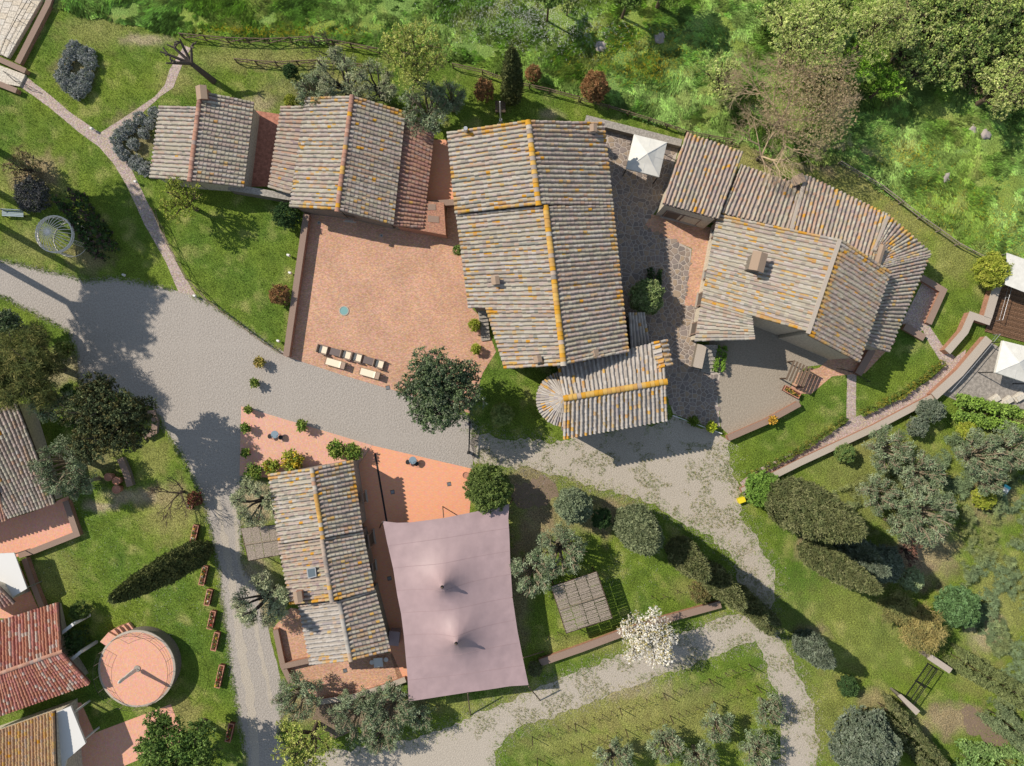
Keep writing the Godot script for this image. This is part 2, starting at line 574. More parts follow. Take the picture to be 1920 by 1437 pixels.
func build_ground_sheets():
	# gravel
	sheet("gravel_drive", [-60,470, 0,487, 55,500, 110,514, 165,528, 215,520, 280,535, 340,548, 366,556, 400,573, 450,607, 500,642, 533,660, 640,694, 748,727, 880,785, 900,812, 884,888, 760,858, 600,812, 466,778, 462,884, 443,930, 452,1000, 452,1060, 485,1110, 505,1190, 520,1252, 535,1310, 520,1380, 560,1440, 600,1480, 465,1480, 458,1400, 446,1340, 432,1250, 420,1150, 407,1050, 395,1000, 375,925, 345,860, 305,800, 285,762, 230,742, 150,722, 143,660, 130,622, 90,600, 40,577, 0,553, -60,545], "gravel", 1, 0.13, 2)
	sheet("wheel_track", [400,935, 412,930, 425,1000, 436,1060, 447,1130, 462,1220, 478,1300, 486,1400, 492,1480, 474,1480, 470,1400, 458,1300, 444,1220, 432,1130, 422,1060, 412,1000], "gravel_pale", 2, 0.22, 2)
	sheet("wheel_track", [436,935, 444,960, 452,1060, 470,1110, 486,1190, 500,1260, 512,1320, 508,1330, 494,1262, 478,1192, 462,1115, 445,1062, 436,965], "gravel_pale", 2, 0.2, 2)
	sheet("gravel_lane", [884,806, 930,820, 1030,828, 1250,792, 1262,778, 1330,808, 1366,828, 1371,890, 1392,912, 1392,945, 1385,965, 1420,1010, 1450,1075, 1456,1110, 1445,1150, 1405,1120, 1388,1095, 1372,1040, 1330,1006, 1290,985, 1238,958, 1198,938, 1119,914, 1040,891, 1000,882, 960,879, 886,872], "gravel_pale", 1, 0.4, 2)
	sheet("gravel_loop_road", [600,1480, 560,1430, 620,1408, 745,1394, 810,1373, 877,1346, 960,1311, 1037,1277, 1119,1246, 1161,1227, 1240,1200, 1317,1172, 1351,1153, 1396,1150, 1425,1164, 1465,1196, 1491,1256, 1523,1322, 1534,1388, 1530,1480, 1400,1480, 1436,1436, 1463,1420, 1466,1370, 1462,1320, 1436,1243, 1418,1207, 1383,1212, 1330,1234, 1251,1263, 1185,1287, 1119,1313, 1053,1337, 986,1361, 950,1385, 930,1410, 925,1480], "gravel_pale", 2, 0.35, 2)
	sheet("gravel_yard", [1330,640, 1345,600, 1430,590, 1540,640, 1560,682, 1512,688, 1490,705, 1478,735, 1500,748, 1497,764, 1370,818, 1352,802, 1345,725, 1352,700, 1330,690], "gravel_grey", 1, 0.0, 2)
	# stone paths
	sheet("stone_path", [47,143, 90,175, 130,210, 175,241, 188,249, 240,215, 290,181, 308,160, 318,130, 345,85, 358,90, 342,120, 324,165, 301,181, 252,225, 211,256, 232,290, 267,360, 301,430, 341,510, 368,555, 335,549, 310,490, 270,420, 238,350, 215,310, 185,275, 150,250, 90,200, 38,163], "path_stone", 2, 0.03)
	sheet("garden_path", [1387,905, 1420,880, 1500,843, 1587,795, 1589,690, 1606,692, 1605,782, 1680,752, 1745,712, 1768,690, 1760,672, 1739,638, 1728,612, 1740,606, 1750,622, 1773,655, 1792,670, 1812,655, 1803,690, 1777,715, 1745,742, 1640,795, 1500,860, 1440,895, 1397,920], "path_stone", 2, 0.03)
	sheet("side_patio", [1732,525, 1772,548, 1742,612, 1722,625, 1690,608], "path_stone", 3, 0.0)
	# brick and tile terraces
	sheet("brick_terrace", [572,388, 700,405, 760,425, 835,430, 838,380, 862,380, 866,440, 886,580, 908,600, 930,660, 905,700, 880,775, 850,765, 748,735, 640,703, 534,668], "brick_old", 3)
	sheet("tiled_terrace", [452,762, 697,835, 672,872, 560,900, 449,892], "brick_grid", 3)
	sheet("orange_terrace", [697.5,835.5, 888,880, 880,965, 760,985, 768,1275, 748,1282, 735,1240, 700,1110, 665,880, 672.5,872], "brick_orange", 3)
	sheet("house_patio", [512,1178, 545,1140, 600,1150, 600,1225, 735,1225, 758,1276, 690,1297, 602,1313, 545,1280, 530,1250], "brick_old", 3)
	sheet("patio_between_houses", [462,205, 530,215, 520,350, 450,350], "brick_red", 2)
	sheet("red_passage", [800,262, 850,262, 858,385, 800,385], "brick_orange", 2)
	sheet("brick_yard", [1206,428, 1222,402, 1345,430, 1330,560, 1312,576, 1283,573, 1298,466], "brick_old", 4)
	sheet("porch_floor", [1536,690, 1590,640, 1680,640, 1622,700, 1560,706, 1520,740, 1480,735, 1492,700], "brick_old", 3)
	sheet("west_terrace", [-40,990, 60,960, 128,930, 146,1003, 62,1036, 30,1045, 62,1120, 80,1160, -40,1160], "deck_tile", 3)
	sheet("southwest_terrace", [120,1318, 152,1318, 177,1375, 320,1321, 346,1388, 225,1440, 220,1480, 110,1480], "deck_tile", 3)
	sheet("concrete_terrace", [1768,740, 1858,642, 1880,655, 1990,660, 1990,790, 1920,768, 1868,756, 1795,752], "concrete", 3)
	sheet("dirt_track", [1800,1330, 1815,1322, 1850,1340, 1892,1375, 1890,1395, 1862,1400, 1812,1375], "soil", 1, 0.5, 0)
	sheet("dirt_patch", [960,905, 1030,895, 1045,925, 1010,955, 975,950], "soil", 1, 0.6, 0)
	sheet("earth_bed", [590,1320, 640,1315, 680,1300, 760,1310, 750,1345, 620,1380, 585,1350], "soil", 1, 0.4, 0)

# meadow lies above the rail fence (towards the top of the plan) and right of it
func meadow_line(px: float) -> float:
	var k := [[-200, -40], [60, -10], [180, 40], [345, 62], [700, 90], [860, 120], [1030, 160], [1130, 195], [1280, 245], [1380, 268], [1450, 300], [1570, 305], [1680, 375], [1840, 485], [1920, 490], [2200, 500]]
	for i in k.size() - 1:
		if px <= k[i + 1][0]:
			return lerpf(k[i][1], k[i + 1][1], clampf((px - k[i][0]) / float(k[i + 1][0] - k[i][0]), 0, 1))
	return 500.0

func ground_colour(x: float, z: float) -> Color:
	var px := x * FOC / CAM_H + 960.0
	var py := z * FOC / CAM_H + 718.5
	var n := noise.get_noise_2d(x, z)
	var m := noise.get_noise_2d(x * 3.1 + 40.0, z * 3.1)
	var f := noise2.get_noise_2d(x * 0.9, z * 0.9)
	var lawn := Color(0.135, 0.19, 0.026)
	var lush := Color(0.085, 0.15, 0.022)
	var dry := Color(0.27, 0.25, 0.095)
	var mead := Color(0.19, 0.26, 0.052)
	var soil := Color(0.3, 0.225, 0.15)
	var c := lawn.lerp(lush, clampf(0.45 + n * 1.1 + m * 0.5, 0, 1))
	c = c.lerp(dry, clampf(m * 0.9 + f * 0.7 - 0.12, 0, 0.6))
	var ml := meadow_line(px)
	if py < ml:
		var w := clampf((ml - py) / 18.0, 0, 1)
		var g := mead.lerp(Color(0.16, 0.26, 0.065), clampf(0.5 + n * 1.6, 0, 1))
		g = g.lerp(Color(0.2, 0.19, 0.07), clampf(f * 1.1 + m - 0.3, 0, 0.4))
		c = c.lerp(g, w)
	# worn, dry or bare areas: x, y, radius, radius, strength, 0 dry 1 soil 2 lush
	for b in patches:
		var q := Vector2((px - b[0]) / b[2], (py - b[1]) / b[3]).length() + 0.5 * f + 0.35 * m
		if q < 1.0:
			c = c.lerp([dry, soil, lush, Color(0.36, 0.3, 0.2)][b[5]], clampf((1.0 - q) * 1.8, 0, 1) * b[4])
	var k := 1.2 + 0.35 * f + 0.15 * m
	return Color(c.r * k, c.g * k, c.b * k) * 2.25

var patches := [
	[60, 330, 90, 60, 0.6, 0], [70, 330, 60, 45, 0.7, 1], [180, 60, 90, 40, 0.5, 0], [270, 75, 60, 14, 0.8, 3], [480, 110, 160, 26, 0.6, 0], [330, 150, 50, 30, 0.6, 0],
	[480, 200, 40, 25, 0.7, 3], [600, 170, 140, 60, 0.35, 1], [1030, 215, 30, 14, 0.7, 3], [820, 200, 60, 60, 0.5, 2], [930, 740, 60, 80, 0.45, 2],
	[1400, 300, 90, 40, 0.8, 0], [1620, 350, 140, 60, 0.6, 0], [1560, 290, 90, 40, 0.7, 1], [1700, 420, 90, 40, 0.6, 0], [1790, 480, 60, 60, 0.5, 0],
	[1330, 190, 60, 25, 0.5, 0], [1370, 260, 40, 12, 0.6, 3],
	[320, 960, 80, 70, 0.75, 0], [300, 930, 60, 30, 0.5, 1], [240, 930, 70, 16, 0.9, 3], [190, 950, 40, 14, 0.9, 3], [100, 1080, 60, 60, 0.4, 0], [340, 1340, 50, 40, 0.8, 0], [170, 860, 70, 40, 0.5, 1],
	[990, 900, 60, 40, 0.7, 1], [1060, 960, 150, 60, 0.5, 1], [1150, 960, 60, 40, 0.6, 1], [1000, 1000, 50, 60, 0.7, 1], [970, 1120, 30, 120, 0.6, 1], [1300, 1100, 60, 30, 0.5, 0],
	[1180, 900, 160, 30, 0.5, 0], [1250, 1050, 60, 60, 0.5, 2], [1100, 1210, 120, 20, 0.5, 0], [1080, 1330, 200, 60, 0.6, 0], [1250, 1340, 200, 80, 0.55, 0], [1150, 1290, 160, 25, 0.5, 3],
	[1100, 1400, 180, 40, 0.5, 0], [1600, 1180, 180, 120, 0.3, 0], [1560, 1340, 60, 120, 0.4, 0], [1640, 1310, 50, 30, 0.6, 1], [1520, 1190, 40, 26, 0.6, 1],
	[1510, 1030, 30, 30, 0.8, 1], [1660, 900, 180, 120, 0.45, 0], [1740, 1040, 80, 80, 0.7, 1], [1690, 1050, 70, 50, 0.8, 1], [1860, 940, 70, 60, 0.6, 1], [1880, 1120, 80, 120, 0.55, 0], [1850, 1190, 50, 50, 0.8, 3],
	[1780, 1350, 90, 40, 0.8, 1], [1830, 1260, 60, 60, 0.5, 0], [1600, 830, 100, 40, 0.4, 0], [700, 1320, 120, 30, 0.7, 1], [560, 1330, 50, 40, 0.7, 1], [850, 1325, 80, 20, 0.4, 0],
	[480, 1110, 60, 90, 0.9, 3], [480, 950, 50, 60, 0.9, 3], [560, 1400, 80, 50, 0.5, 2], [140, 130, 45, 50, 0.6, 1], [250, 260, 50, 60, 0.6, 1], [420, 470, 100, 60, 0.3, 2],
	[170, 480, 50, 40, 0.6, 1], [60, 460, 80, 50, 0.5, 0], [1460, 740, 120, 60, 0.25, 2], [110, 690, 60, 40, 0.7, 3], [290, 860, 40, 50, 0.5, 0]]

func build_terrain():
	# one sheet: 0.3 m cells under the hamlet, then ever wider ones out to the horizon
	var xs := []
	var zs := []
	for v in [-900.0, -400.0, -200.0, -110.0, -80.0, -62.0]: xs.append(v); zs.append(v)
	var v := -54.0
	while v <= 54.01:
		xs.append(v); v += 0.3
	zs = zs.slice(0, 5)
	v = -44.0
	while v <= 44.01:
		zs.append(v); v += 0.3
	for w in [62.0, 80.0, 110.0, 200.0, 400.0, 900.0]:
		xs.append(w)
		zs.append(w)
	var W := xs.size()
	var H := zs.size()
	var vp := PackedVector3Array()
	var vc := PackedColorArray()
	var vn := PackedVector3Array()
	vp.resize(W * H); vc.resize(W * H); vn.resize(W * H)
	for j in H:
		for i in W:
			var x: float = xs[i]
			var z: float = zs[j]
			var px := x * FOC / CAM_H + 960.0
			var py := z * FOC / CAM_H + 718.5
			var y := -0.004
			var ml := meadow_line(px)
			if py < ml - 6.0 and absf(x) < 60.0 and absf(z) < 60.0:
				var k := clampf((ml - 6.0 - py) / 40.0, 0, 1)
				y += k * (0.16 * absf(noise2.get_noise_2d(x * 0.8, z * 1.5)) + 0.2 * absf(noise.get_noise_2d(x * 2.0, z * 3.0)))
			vp[j * W + i] = Vector3(x, y, z)
			vc[j * W + i] = ground_colour(x, z)
	for j in H:
		for i in W:
			var a := vp[j * W + mini(i + 1, W - 1)] - vp[j * W + maxi(i - 1, 0)]
			var b := vp[mini(j + 1, H - 1) * W + i] - vp[maxi(j - 1, 0) * W + i]
			vn[j * W + i] = b.cross(a).normalized()
	var ix := PackedInt32Array()
	for j in H - 1:
		for i in W - 1:
			var a := j * W + i
			ix.append_array(PackedInt32Array([a, a + 1, a + W + 1, a, a + W + 1, a + W]))
	var arr := []
	arr.resize(Mesh.ARRAY_MAX)
	arr[Mesh.ARRAY_VERTEX] = vp
	arr[Mesh.ARRAY_NORMAL] = vn
	arr[Mesh.ARRAY_COLOR] = vc
	arr[Mesh.ARRAY_INDEX] = ix
	var m := ArrayMesh.new()
	m.add_surface_from_arrays(Mesh.PRIMITIVE_TRIANGLES, arr)
	struct("ground", m, mt["ground"])

# crazy paving: Voronoi stones with mortar between them
func voronoi(poly: PackedVector2Array, s: float, gap: float, sd: int) -> Array:
	var r := RandomNumberGenerator.new()
	r.seed = sd
	var lo := Vector2(1e9, 1e9)
	var hi := Vector2(-1e9, -1e9)
	for p in poly:
		lo = lo.min(p); hi = hi.max(p)
	var nx := int((hi.x - lo.x) / s) + 3
	var ny := int((hi.y - lo.y) / s) + 3
	var g := []
	for j in ny:
		for i in nx:
			g.append(lo + Vector2((i - 1 + r.randf_range(0.05, 0.95)) * s, (j - 1 + r.randf_range(0.05, 0.95)) * s))
	var gone := {}
	for k in nx * ny:
		if r.randf() < 0.24: gone[k] = true
	var out := []
	for j in range(0, ny):
		for i in range(0, nx):
			var c: Vector2 = g[j * nx + i]
			if gone.has(j * nx + i) or not Geometry2D.is_point_in_polygon(c, poly): continue
			var cell := PackedVector2Array([c + Vector2(-s, -s) * 1.3, c + Vector2(s, -s) * 1.3, c + Vector2(s, s) * 1.3, c + Vector2(-s, s) * 1.3])
			for dj in range(-2, 3):
				for di in range(-2, 3):
					if (di == 0 and dj == 0) or i + di < 0 or j + dj < 0 or i + di >= nx or j + dj >= ny or gone.has((j + dj) * nx + i + di): continue
					var q: Vector2 = g[(j + dj) * nx + i + di]
					var n := (q - c).normalized()
					var e := (q - c).length() * 0.5 - gap * 0.5
					var nc := PackedVector2Array()
					for k in cell.size():
						var a := cell[k]
						var b := cell[(k + 1) % cell.size()]
						var da := (a - c).dot(n) - e
						var db := (b - c).dot(n) - e
						if da <= 0: nc.append(a)
						if (da < 0) != (db < 0): nc.append(a.lerp(b, da / (da - db)))
					cell = nc
					if cell.size() < 3: break
				if cell.size() < 3: break
			if cell.size() >= 3: out.append([c, cell])
	return out

func build_courtyard():
	var pts := [1134,238, 1185,250, 1275,272, 1242,380, 1208,424, 1297,467, 1285,570, 1314,580, 1300,690, 1352,700, 1345,725, 1350,800, 1332,802, 1262,776, 1235,690, 1190,690, 1165,590, 1128,300]
	var poly := poly_of(pts)
	var st := mb()
	flat_poly(poly, st, 0.012)
	var base := struct("stone_courtyard", st, mt["mortar"])
	mark(poly, 1)
	var cells := voronoi(poly, 0.37, 0.07, 5)
	# stones shown largest: those in the open middle of the yard come first
	var mid := v2(P(1215, 520))
	var mid2 := v2(P(1290, 740))
	cells.sort_custom(func(a, b): return minf((a[0] - mid).length(), (a[0] - mid2).length() * 1.3) < minf((b[0] - mid).length(), (b[0] - mid2).length() * 1.3))
	var tones := [Color(0.435, 0.352, 0.3), Color(0.54, 0.435, 0.36), Color(0.375, 0.323, 0.3), Color(0.6, 0.465, 0.345), Color(0.465, 0.39, 0.36)]
	var ms := []
	for t in tones: ms.append(mat("stone_%d" % ms.size(), t, 0.85, "speck", 0.7))
	var rest := []
	for t in tones: rest.append(mb())
	var n := 0
	for c in cells:
		var k := rng.randi() % tones.size()
		var h := 0.03 + rng.randf() * 0.015
		if n < 300:
			var s := mb()
			stone_shape(s, c[1], c[0], 0.012, h)
			obj("paving_stone", s, ms[k], base)
		else:
			stone_shape(rest[k], c[1], c[0], 0.012, h)
		n += 1
	for k in tones.size():
		var o := obj("paving_stones", rest[k], ms[k], base)
		o.set_meta("kind", "stuff")

func stone_shape(st: SurfaceTool, cell: PackedVector2Array, c: Vector2, y0: float, h: float):
	var inner := PackedVector2Array()
	for p in cell: inner.append(p.move_toward(c, 0.025))
	var n := cell.size()
	for i in n:
		var j := (i + 1) % n
		quad(st, Vector3(cell[i].x, y0, cell[i].y), Vector3(cell[j].x, y0, cell[j].y), Vector3(inner[j].x, y0 + h, inner[j].y), Vector3(inner[i].x, y0 + h, inner[i].y))
	for i in range(1, n - 1):
		tri(st, Vector3(inner[0].x, y0 + h, inner[0].y), Vector3(inner[i].x, y0 + h, inner[i].y), Vector3(inner[i + 1].x, y0 + h, inner[i + 1].y))

# ------------------------------------------------------------------ tiled roofs
const LICHEN := [Color(0.95, 0.5, 0.06), Color(0.98, 0.62, 0.18), Color(0.85, 0.5, 0.16)]
var schemes := {
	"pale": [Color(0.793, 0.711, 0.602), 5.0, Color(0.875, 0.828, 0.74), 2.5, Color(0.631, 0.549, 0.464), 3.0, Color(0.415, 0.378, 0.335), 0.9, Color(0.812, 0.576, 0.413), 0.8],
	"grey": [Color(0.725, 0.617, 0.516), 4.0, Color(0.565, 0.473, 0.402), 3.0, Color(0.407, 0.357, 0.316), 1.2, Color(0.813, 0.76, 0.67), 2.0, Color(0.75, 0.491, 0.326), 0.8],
	"pink": [Color(0.751, 0.605, 0.496), 4.0, Color(0.619, 0.521, 0.449), 3.0, Color(0.822, 0.738, 0.627), 2.5, Color(0.46, 0.416, 0.384), 1.0, Color(0.777, 0.473, 0.328), 1.0],
	"red": [Color(0.816, 0.338, 0.237), 5.0, Color(0.72, 0.275, 0.188), 4.0, Color(1, 0.925, 0.825), 1.8, Color(0.912, 0.425, 0.3), 2.0],
	"brown": [Color(0.9, 0.562, 0.312), 4.0, Color(0.7, 0.45, 0.26), 3.0, Color(1, 0.725, 0.429), 2.0, Color(0.625, 0.525, 0.468), 1.0],
	"rust": [Color(0.72, 0.4, 0.29), 4.0, Color(0.58, 0.33, 0.26), 3.0, Color(0.8, 0.5, 0.39), 2.0, Color(0.6, 0.47, 0.42), 1.5],
	"silver": [Color(0.848, 0.801, 0.731), 4.0, Color(0.711, 0.657, 0.592), 3.0, Color(0.547, 0.504, 0.461), 1.5, Color(0.82, 0.63, 0.479), 0.5]}
var tile_mats := {}

func tone(scheme: String) -> Color:
	var s: Array = schemes[scheme]
	var tot := 0.0
	for i in range(1, s.size(), 2): tot += s[i]
	var v := rng.randf() * tot
	var c: Color = s[0]
	for i in range(0, s.size(), 2):
		v -= s[i + 1]
		if v <= 0.0:
			c = s[i]
			break
	var k: float = [0.9, 0.97, 1.04][rng.randi() % 3]
	return Color(minf(c.r * k, 1), minf(c.g * k, 1), minf(c.b * k, 1))

func quant(c: Color) -> Color:
	return Color(snappedf(c.r, 0.06), snappedf(c.g, 0.06), snappedf(c.b, 0.06))

func mean_tone(scheme: String) -> Color:
	var s: Array = schemes[scheme]
	var v := Vector3.ZERO
	var w := 0.0
	for i in range(0, s.size(), 2):
		v += Vector3(s[i].r, s[i].g, s[i].b) * s[i + 1]
		w += s[i + 1]
	v /= w
	return Color(v.x, v.y, v.z)

func tile_mat(c: Color) -> Material:
	if not tile_mats.has(c):
		tile_mats[c] = mat("tile_%d" % tile_mats.size(), c, 0.92, "speck", 0.9)
	return tile_mats[c]

func new_roof() -> Dictionary:
	return {"slab": mb(), "wall": mb(), "cov": [], "pan": [], "ridge": []}

# corner px, py, height: eave start, eave end, ridge end, ridge start; tiles run from ridge to eave
func slope(cx: Dictionary, q: Array, scheme: String, o := {}):
	var A := P(q[0], q[1], q[2])
	var B := P(q[3], q[4], q[5])
	var C := P(q[6], q[7], q[8])
	var D := P(q[9], q[10], q[11])
	slope3(cx, A, B, C, D, scheme, o)

func slope3(cx: Dictionary, A: Vector3, B: Vector3, C: Vector3, D: Vector3, scheme: String, o := {}):
	var pitch: float = o.get("pitch", 0.37)
	var expo: float = o.get("expo", 0.33)
	var lich: float = o.get("lichen", 0.03)
	var edges: String = o.get("edges", "")
	var panl: float = o.get("pan_lichen", lich) * 0.85
	var size: float = o.get("size", 1.0)
	var dn := Vector3(0, -0.16, 0)
	hexa(cx.slab, [A + dn * 1.4, B + dn * 1.4, C + dn * 1.4, D + dn * 1.4], [A + dn * 0.6, B + dn * 0.6, C + dn * 0.6, D + dn * 0.6])
	if o.get("wall", true):
		var ov: float = o.get("over", 0.35)
		var g: float = o.get("gable", 0.18)
		var ab := (B - A).normalized()
		var dc := (C - D).normalized()
		var a := A + (D - A).normalized() * ov + ab * g - Vector3(0, 0.23, 0)
		var b := B + (C - B).normalized() * ov - ab * g - Vector3(0, 0.23, 0)
		var c := C - dc * g - Vector3(0, 0.23, 0)
		var d := D + dc * g - Vector3(0, 0.23, 0)
		var ba := []
		for v in [a, b, c, d]: ba.append(Vector3(v.x, -0.05, v.z))
		hexa(cx.wall, ba, [a, b, c, d])
	mark(PackedVector2Array([v2(A), v2(B), v2(C), v2(D)]), 1)
	var n := maxi(2, int(round(maxf((B - A).length(), (C - D).length()) / pitch)))
	for i in n + 1:
		for kind in 2:
			var t := (i + (0.5 if kind == 0 else 0.0)) / n
			if t > 1.0: continue
			t = clampf(t, 0.012, 0.988)
			var e := A.lerp(B, t)
			var r := D.lerp(C, t)
			var dir := (e - r).normalized()
			var len := (e - r).length()
			if len < 0.2: continue
			var ac := (B - A).normalized()
			var up := ac.cross(dir).normalized()
			if up.y < 0: up = -up
			var m := maxi(1, int(round(len / expo)))
			var wob := rng.randf_range(-0.02, 0.02)
			var row_tone := tone(scheme)
			for j in m:
				var s := (j + 0.0) / m * len + rng.randf_range(-0.02, 0.02)
				var p := r + dir * minf(s, len - 0.4) + ac * (wob + rng.randf_range(-0.015, 0.015))
				var side := up.cross(dir).normalized()
				var bs := Basis(side, up, dir)
				bs = bs * Basis(Vector3.UP, rng.randf_range(-0.045, 0.045)) * Basis(Vector3.RIGHT, rng.randf_range(-0.02, 0.02))
				var el := lich if kind == 1 else panl
				if edges.contains("e") and j >= m - 1 - rng.randi() % 2: el = 0.42
				if edges.contains("r") and j <= rng.randi() % 2: el = 0.7
				if edges.contains("s") and i <= rng.randi() % 2: el = 0.6
				if edges.contains("t") and i >= n - rng.randi() % 2: el = 0.6
				var c := tone(scheme) if rng.randf() < 0.55 else row_tone
				c = quant(c.lerp(mean_tone(scheme), 0.36))
				if rng.randf() < el * clampf(1.0 + 3.2 * noise.get_noise_2d(p.x * 5.0, p.z * 5.0), 0.15, 2.2): c = quant(c.lerp(LICHEN[rng.randi() % 3], [0.45, 0.7, 0.95][rng.randi() % 3]))
				if kind == 0:
					cx.pan.append([Transform3D(bs.scaled_local(Vector3(pitch / 0.37, 1, 1)), p + up * 0.0), c])
				else:
					cx.cov.append([Transform3D(bs.scaled_local(Vector3(size, size, 1)), p + up * 0.02), c])

func ridge(cx: Dictionary, a: Array, b: Array, scheme: String, lich := 0.5, w := 1.0):
	var A := P(a[0], a[1], a[2])
	var B := P(b[0], b[1], b[2])
	var d := (B - A).normalized()
	var n := maxi(1, int((B - A).length() / 0.34))
	for i in n:
		var p := A.lerp(B, float(i) / n)
		var side := Vector3.UP.cross(d).normalized()
		var bs := Basis(side, d.cross(side).normalized(), d) * Basis(Vector3.UP, rng.randf_range(-0.05, 0.05)) * Basis(Vector3.RIGHT, rng.randf_range(-0.05, 0.03))
		var c := tone(scheme)
		if rng.randf() < lich: c = LICHEN[rng.randi() % 3]
		cx.ridge.append([Transform3D(bs.scaled_local(Vector3(w, w, 1)), p + Vector3(0, -0.01, 0)), c])

func finish_roof(cx: Dictionary, parent: Node, wall_mat: String, has_wall := true) -> MeshInstance3D:
	if has_wall: obj("wall", cx.wall, mt[wall_mat], parent)
	var roof := obj("roof", cx.slab, mt["roof_base"], parent)
	cx.cov.sort_custom(func(a, b): return a[0].origin.y > b[0].origin.y)
	var k := 0
	var xs := []
	var cs := []
	for t in cx.cov:
		if k < 300:
			placed("roof_tile_%03d" % k, msh["cover"], tile_mat(t[1]), roof, t[0])
		else:
			xs.append(t[0]); cs.append(t[1])
		k += 1
	if xs.size(): multi("roof_tiles", msh["cover"], mt["tile"], roof, xs, cs, "stuff")
	xs = []; cs = []
	for t in cx.pan:
		xs.append(t[0]); cs.append(t[1])
	if xs.size(): multi("pan_tiles", msh["pan"], mt["tile"], roof, xs, cs, "stuff")
	k = 0
	for t in cx.ridge:
		placed("ridge_tile_%03d" % k, msh["ridge"], tile_mat(t[1]), roof, t[0])
		k += 1
	return roof

# masonry chimney with a little tiled cap
func chimney(parent: Node, px: float, py: float, y: float, w: float, d: float, h: float, turn: float, m := "stone_wall", cap := "tile_cap"):
	var p := P(px, py, y + h)
	p.y = y - 0.5
	var st := mb()
	box(st, p, w, h + 0.5, d, turn)
	var c := obj("chimney", st, mt[m], parent)
	st = mb()
	for s in [[-1, -1], [1, -1], [1, 1], [-1, 1]]:
		box(st, p + Basis(Vector3.UP, turn) * Vector3(s[0] * w * 0.38, h + 0.5, s[1] * d * 0.38), 0.12, 0.2, 0.12, turn)
	obj("cap_support", st, mt["coping"], c)
	st = mb()
	var b := Basis(Vector3.UP, turn)
	var q := p + Vector3(0, h + 0.7, 0)
	for s in [-1, 1]:
		var e0: Vector3 = q + b * Vector3(s * w * 0.65, 0, -d * 0.65)
		var e1: Vector3 = q + b * Vector3(s * w * 0.65, 0, d * 0.65)
		var r0: Vector3 = q + b * Vector3(0, w * 0.3, -d * 0.65)
		var r1: Vector3 = q + b * Vector3(0, w * 0.3, d * 0.65)
		hexa(st, [e0, e1, r1, r0], [e0 + Vector3(0, 0.06, 0), e1 + Vector3(0, 0.06, 0), r1 + Vector3(0, 0.06, 0), r0 + Vector3(0, 0.06, 0)])
	obj("chimney_cap", st, mt[cap if mt.has(cap) else "coping"], c)
	return c

# window on a wall: two base points of the wall plane, fraction along it, sill height, size
func window(parent: Node, a: Vector3, b: Vector3, t: float, sill: float, w: float, h: float, shut := false):
	var d := (b - a).normalized()
	var n := Vector3(d.z, 0, -d.x)
	if n.dot(-a) < 0: n = -n
	var c := a.lerp(b, t)
	c.y = sill
	var st := mb()
	for e in [[-0.5, -0.5], [0.5, 0.5]]:
		bar(st, c + d * w * e[0] + n * 0.02, c + d * w * e[0] + n * 0.02 + Vector3(0, h, 0), 0.1, 0.12)
	bar(st, c - d * w * 0.55 + n * 0.02 + Vector3(0, h, 0), c + d * w * 0.55 + n * 0.02 + Vector3(0, h, 0), 0.12, 0.1)
	var f := obj("window", st, mt["coping"], parent)
	st = mb()
	bar(st, c - d * w * 0.45 + n * 0.01 + Vector3(0, h * 0.5, 0), c + d * w * 0.45 + n * 0.01 + Vector3(0, h * 0.5, 0), 0.04, h)
	obj("shutter" if shut else "pane", st, mt["shutter" if shut else "glass"], f)
	st = mb()
	bar(st, c - d * w * 0.62 + n * 0.08, c + d * w * 0.62 + n * 0.08, 0.2, 0.07)
	obj("sill", st, mt["coping_pale"], f)

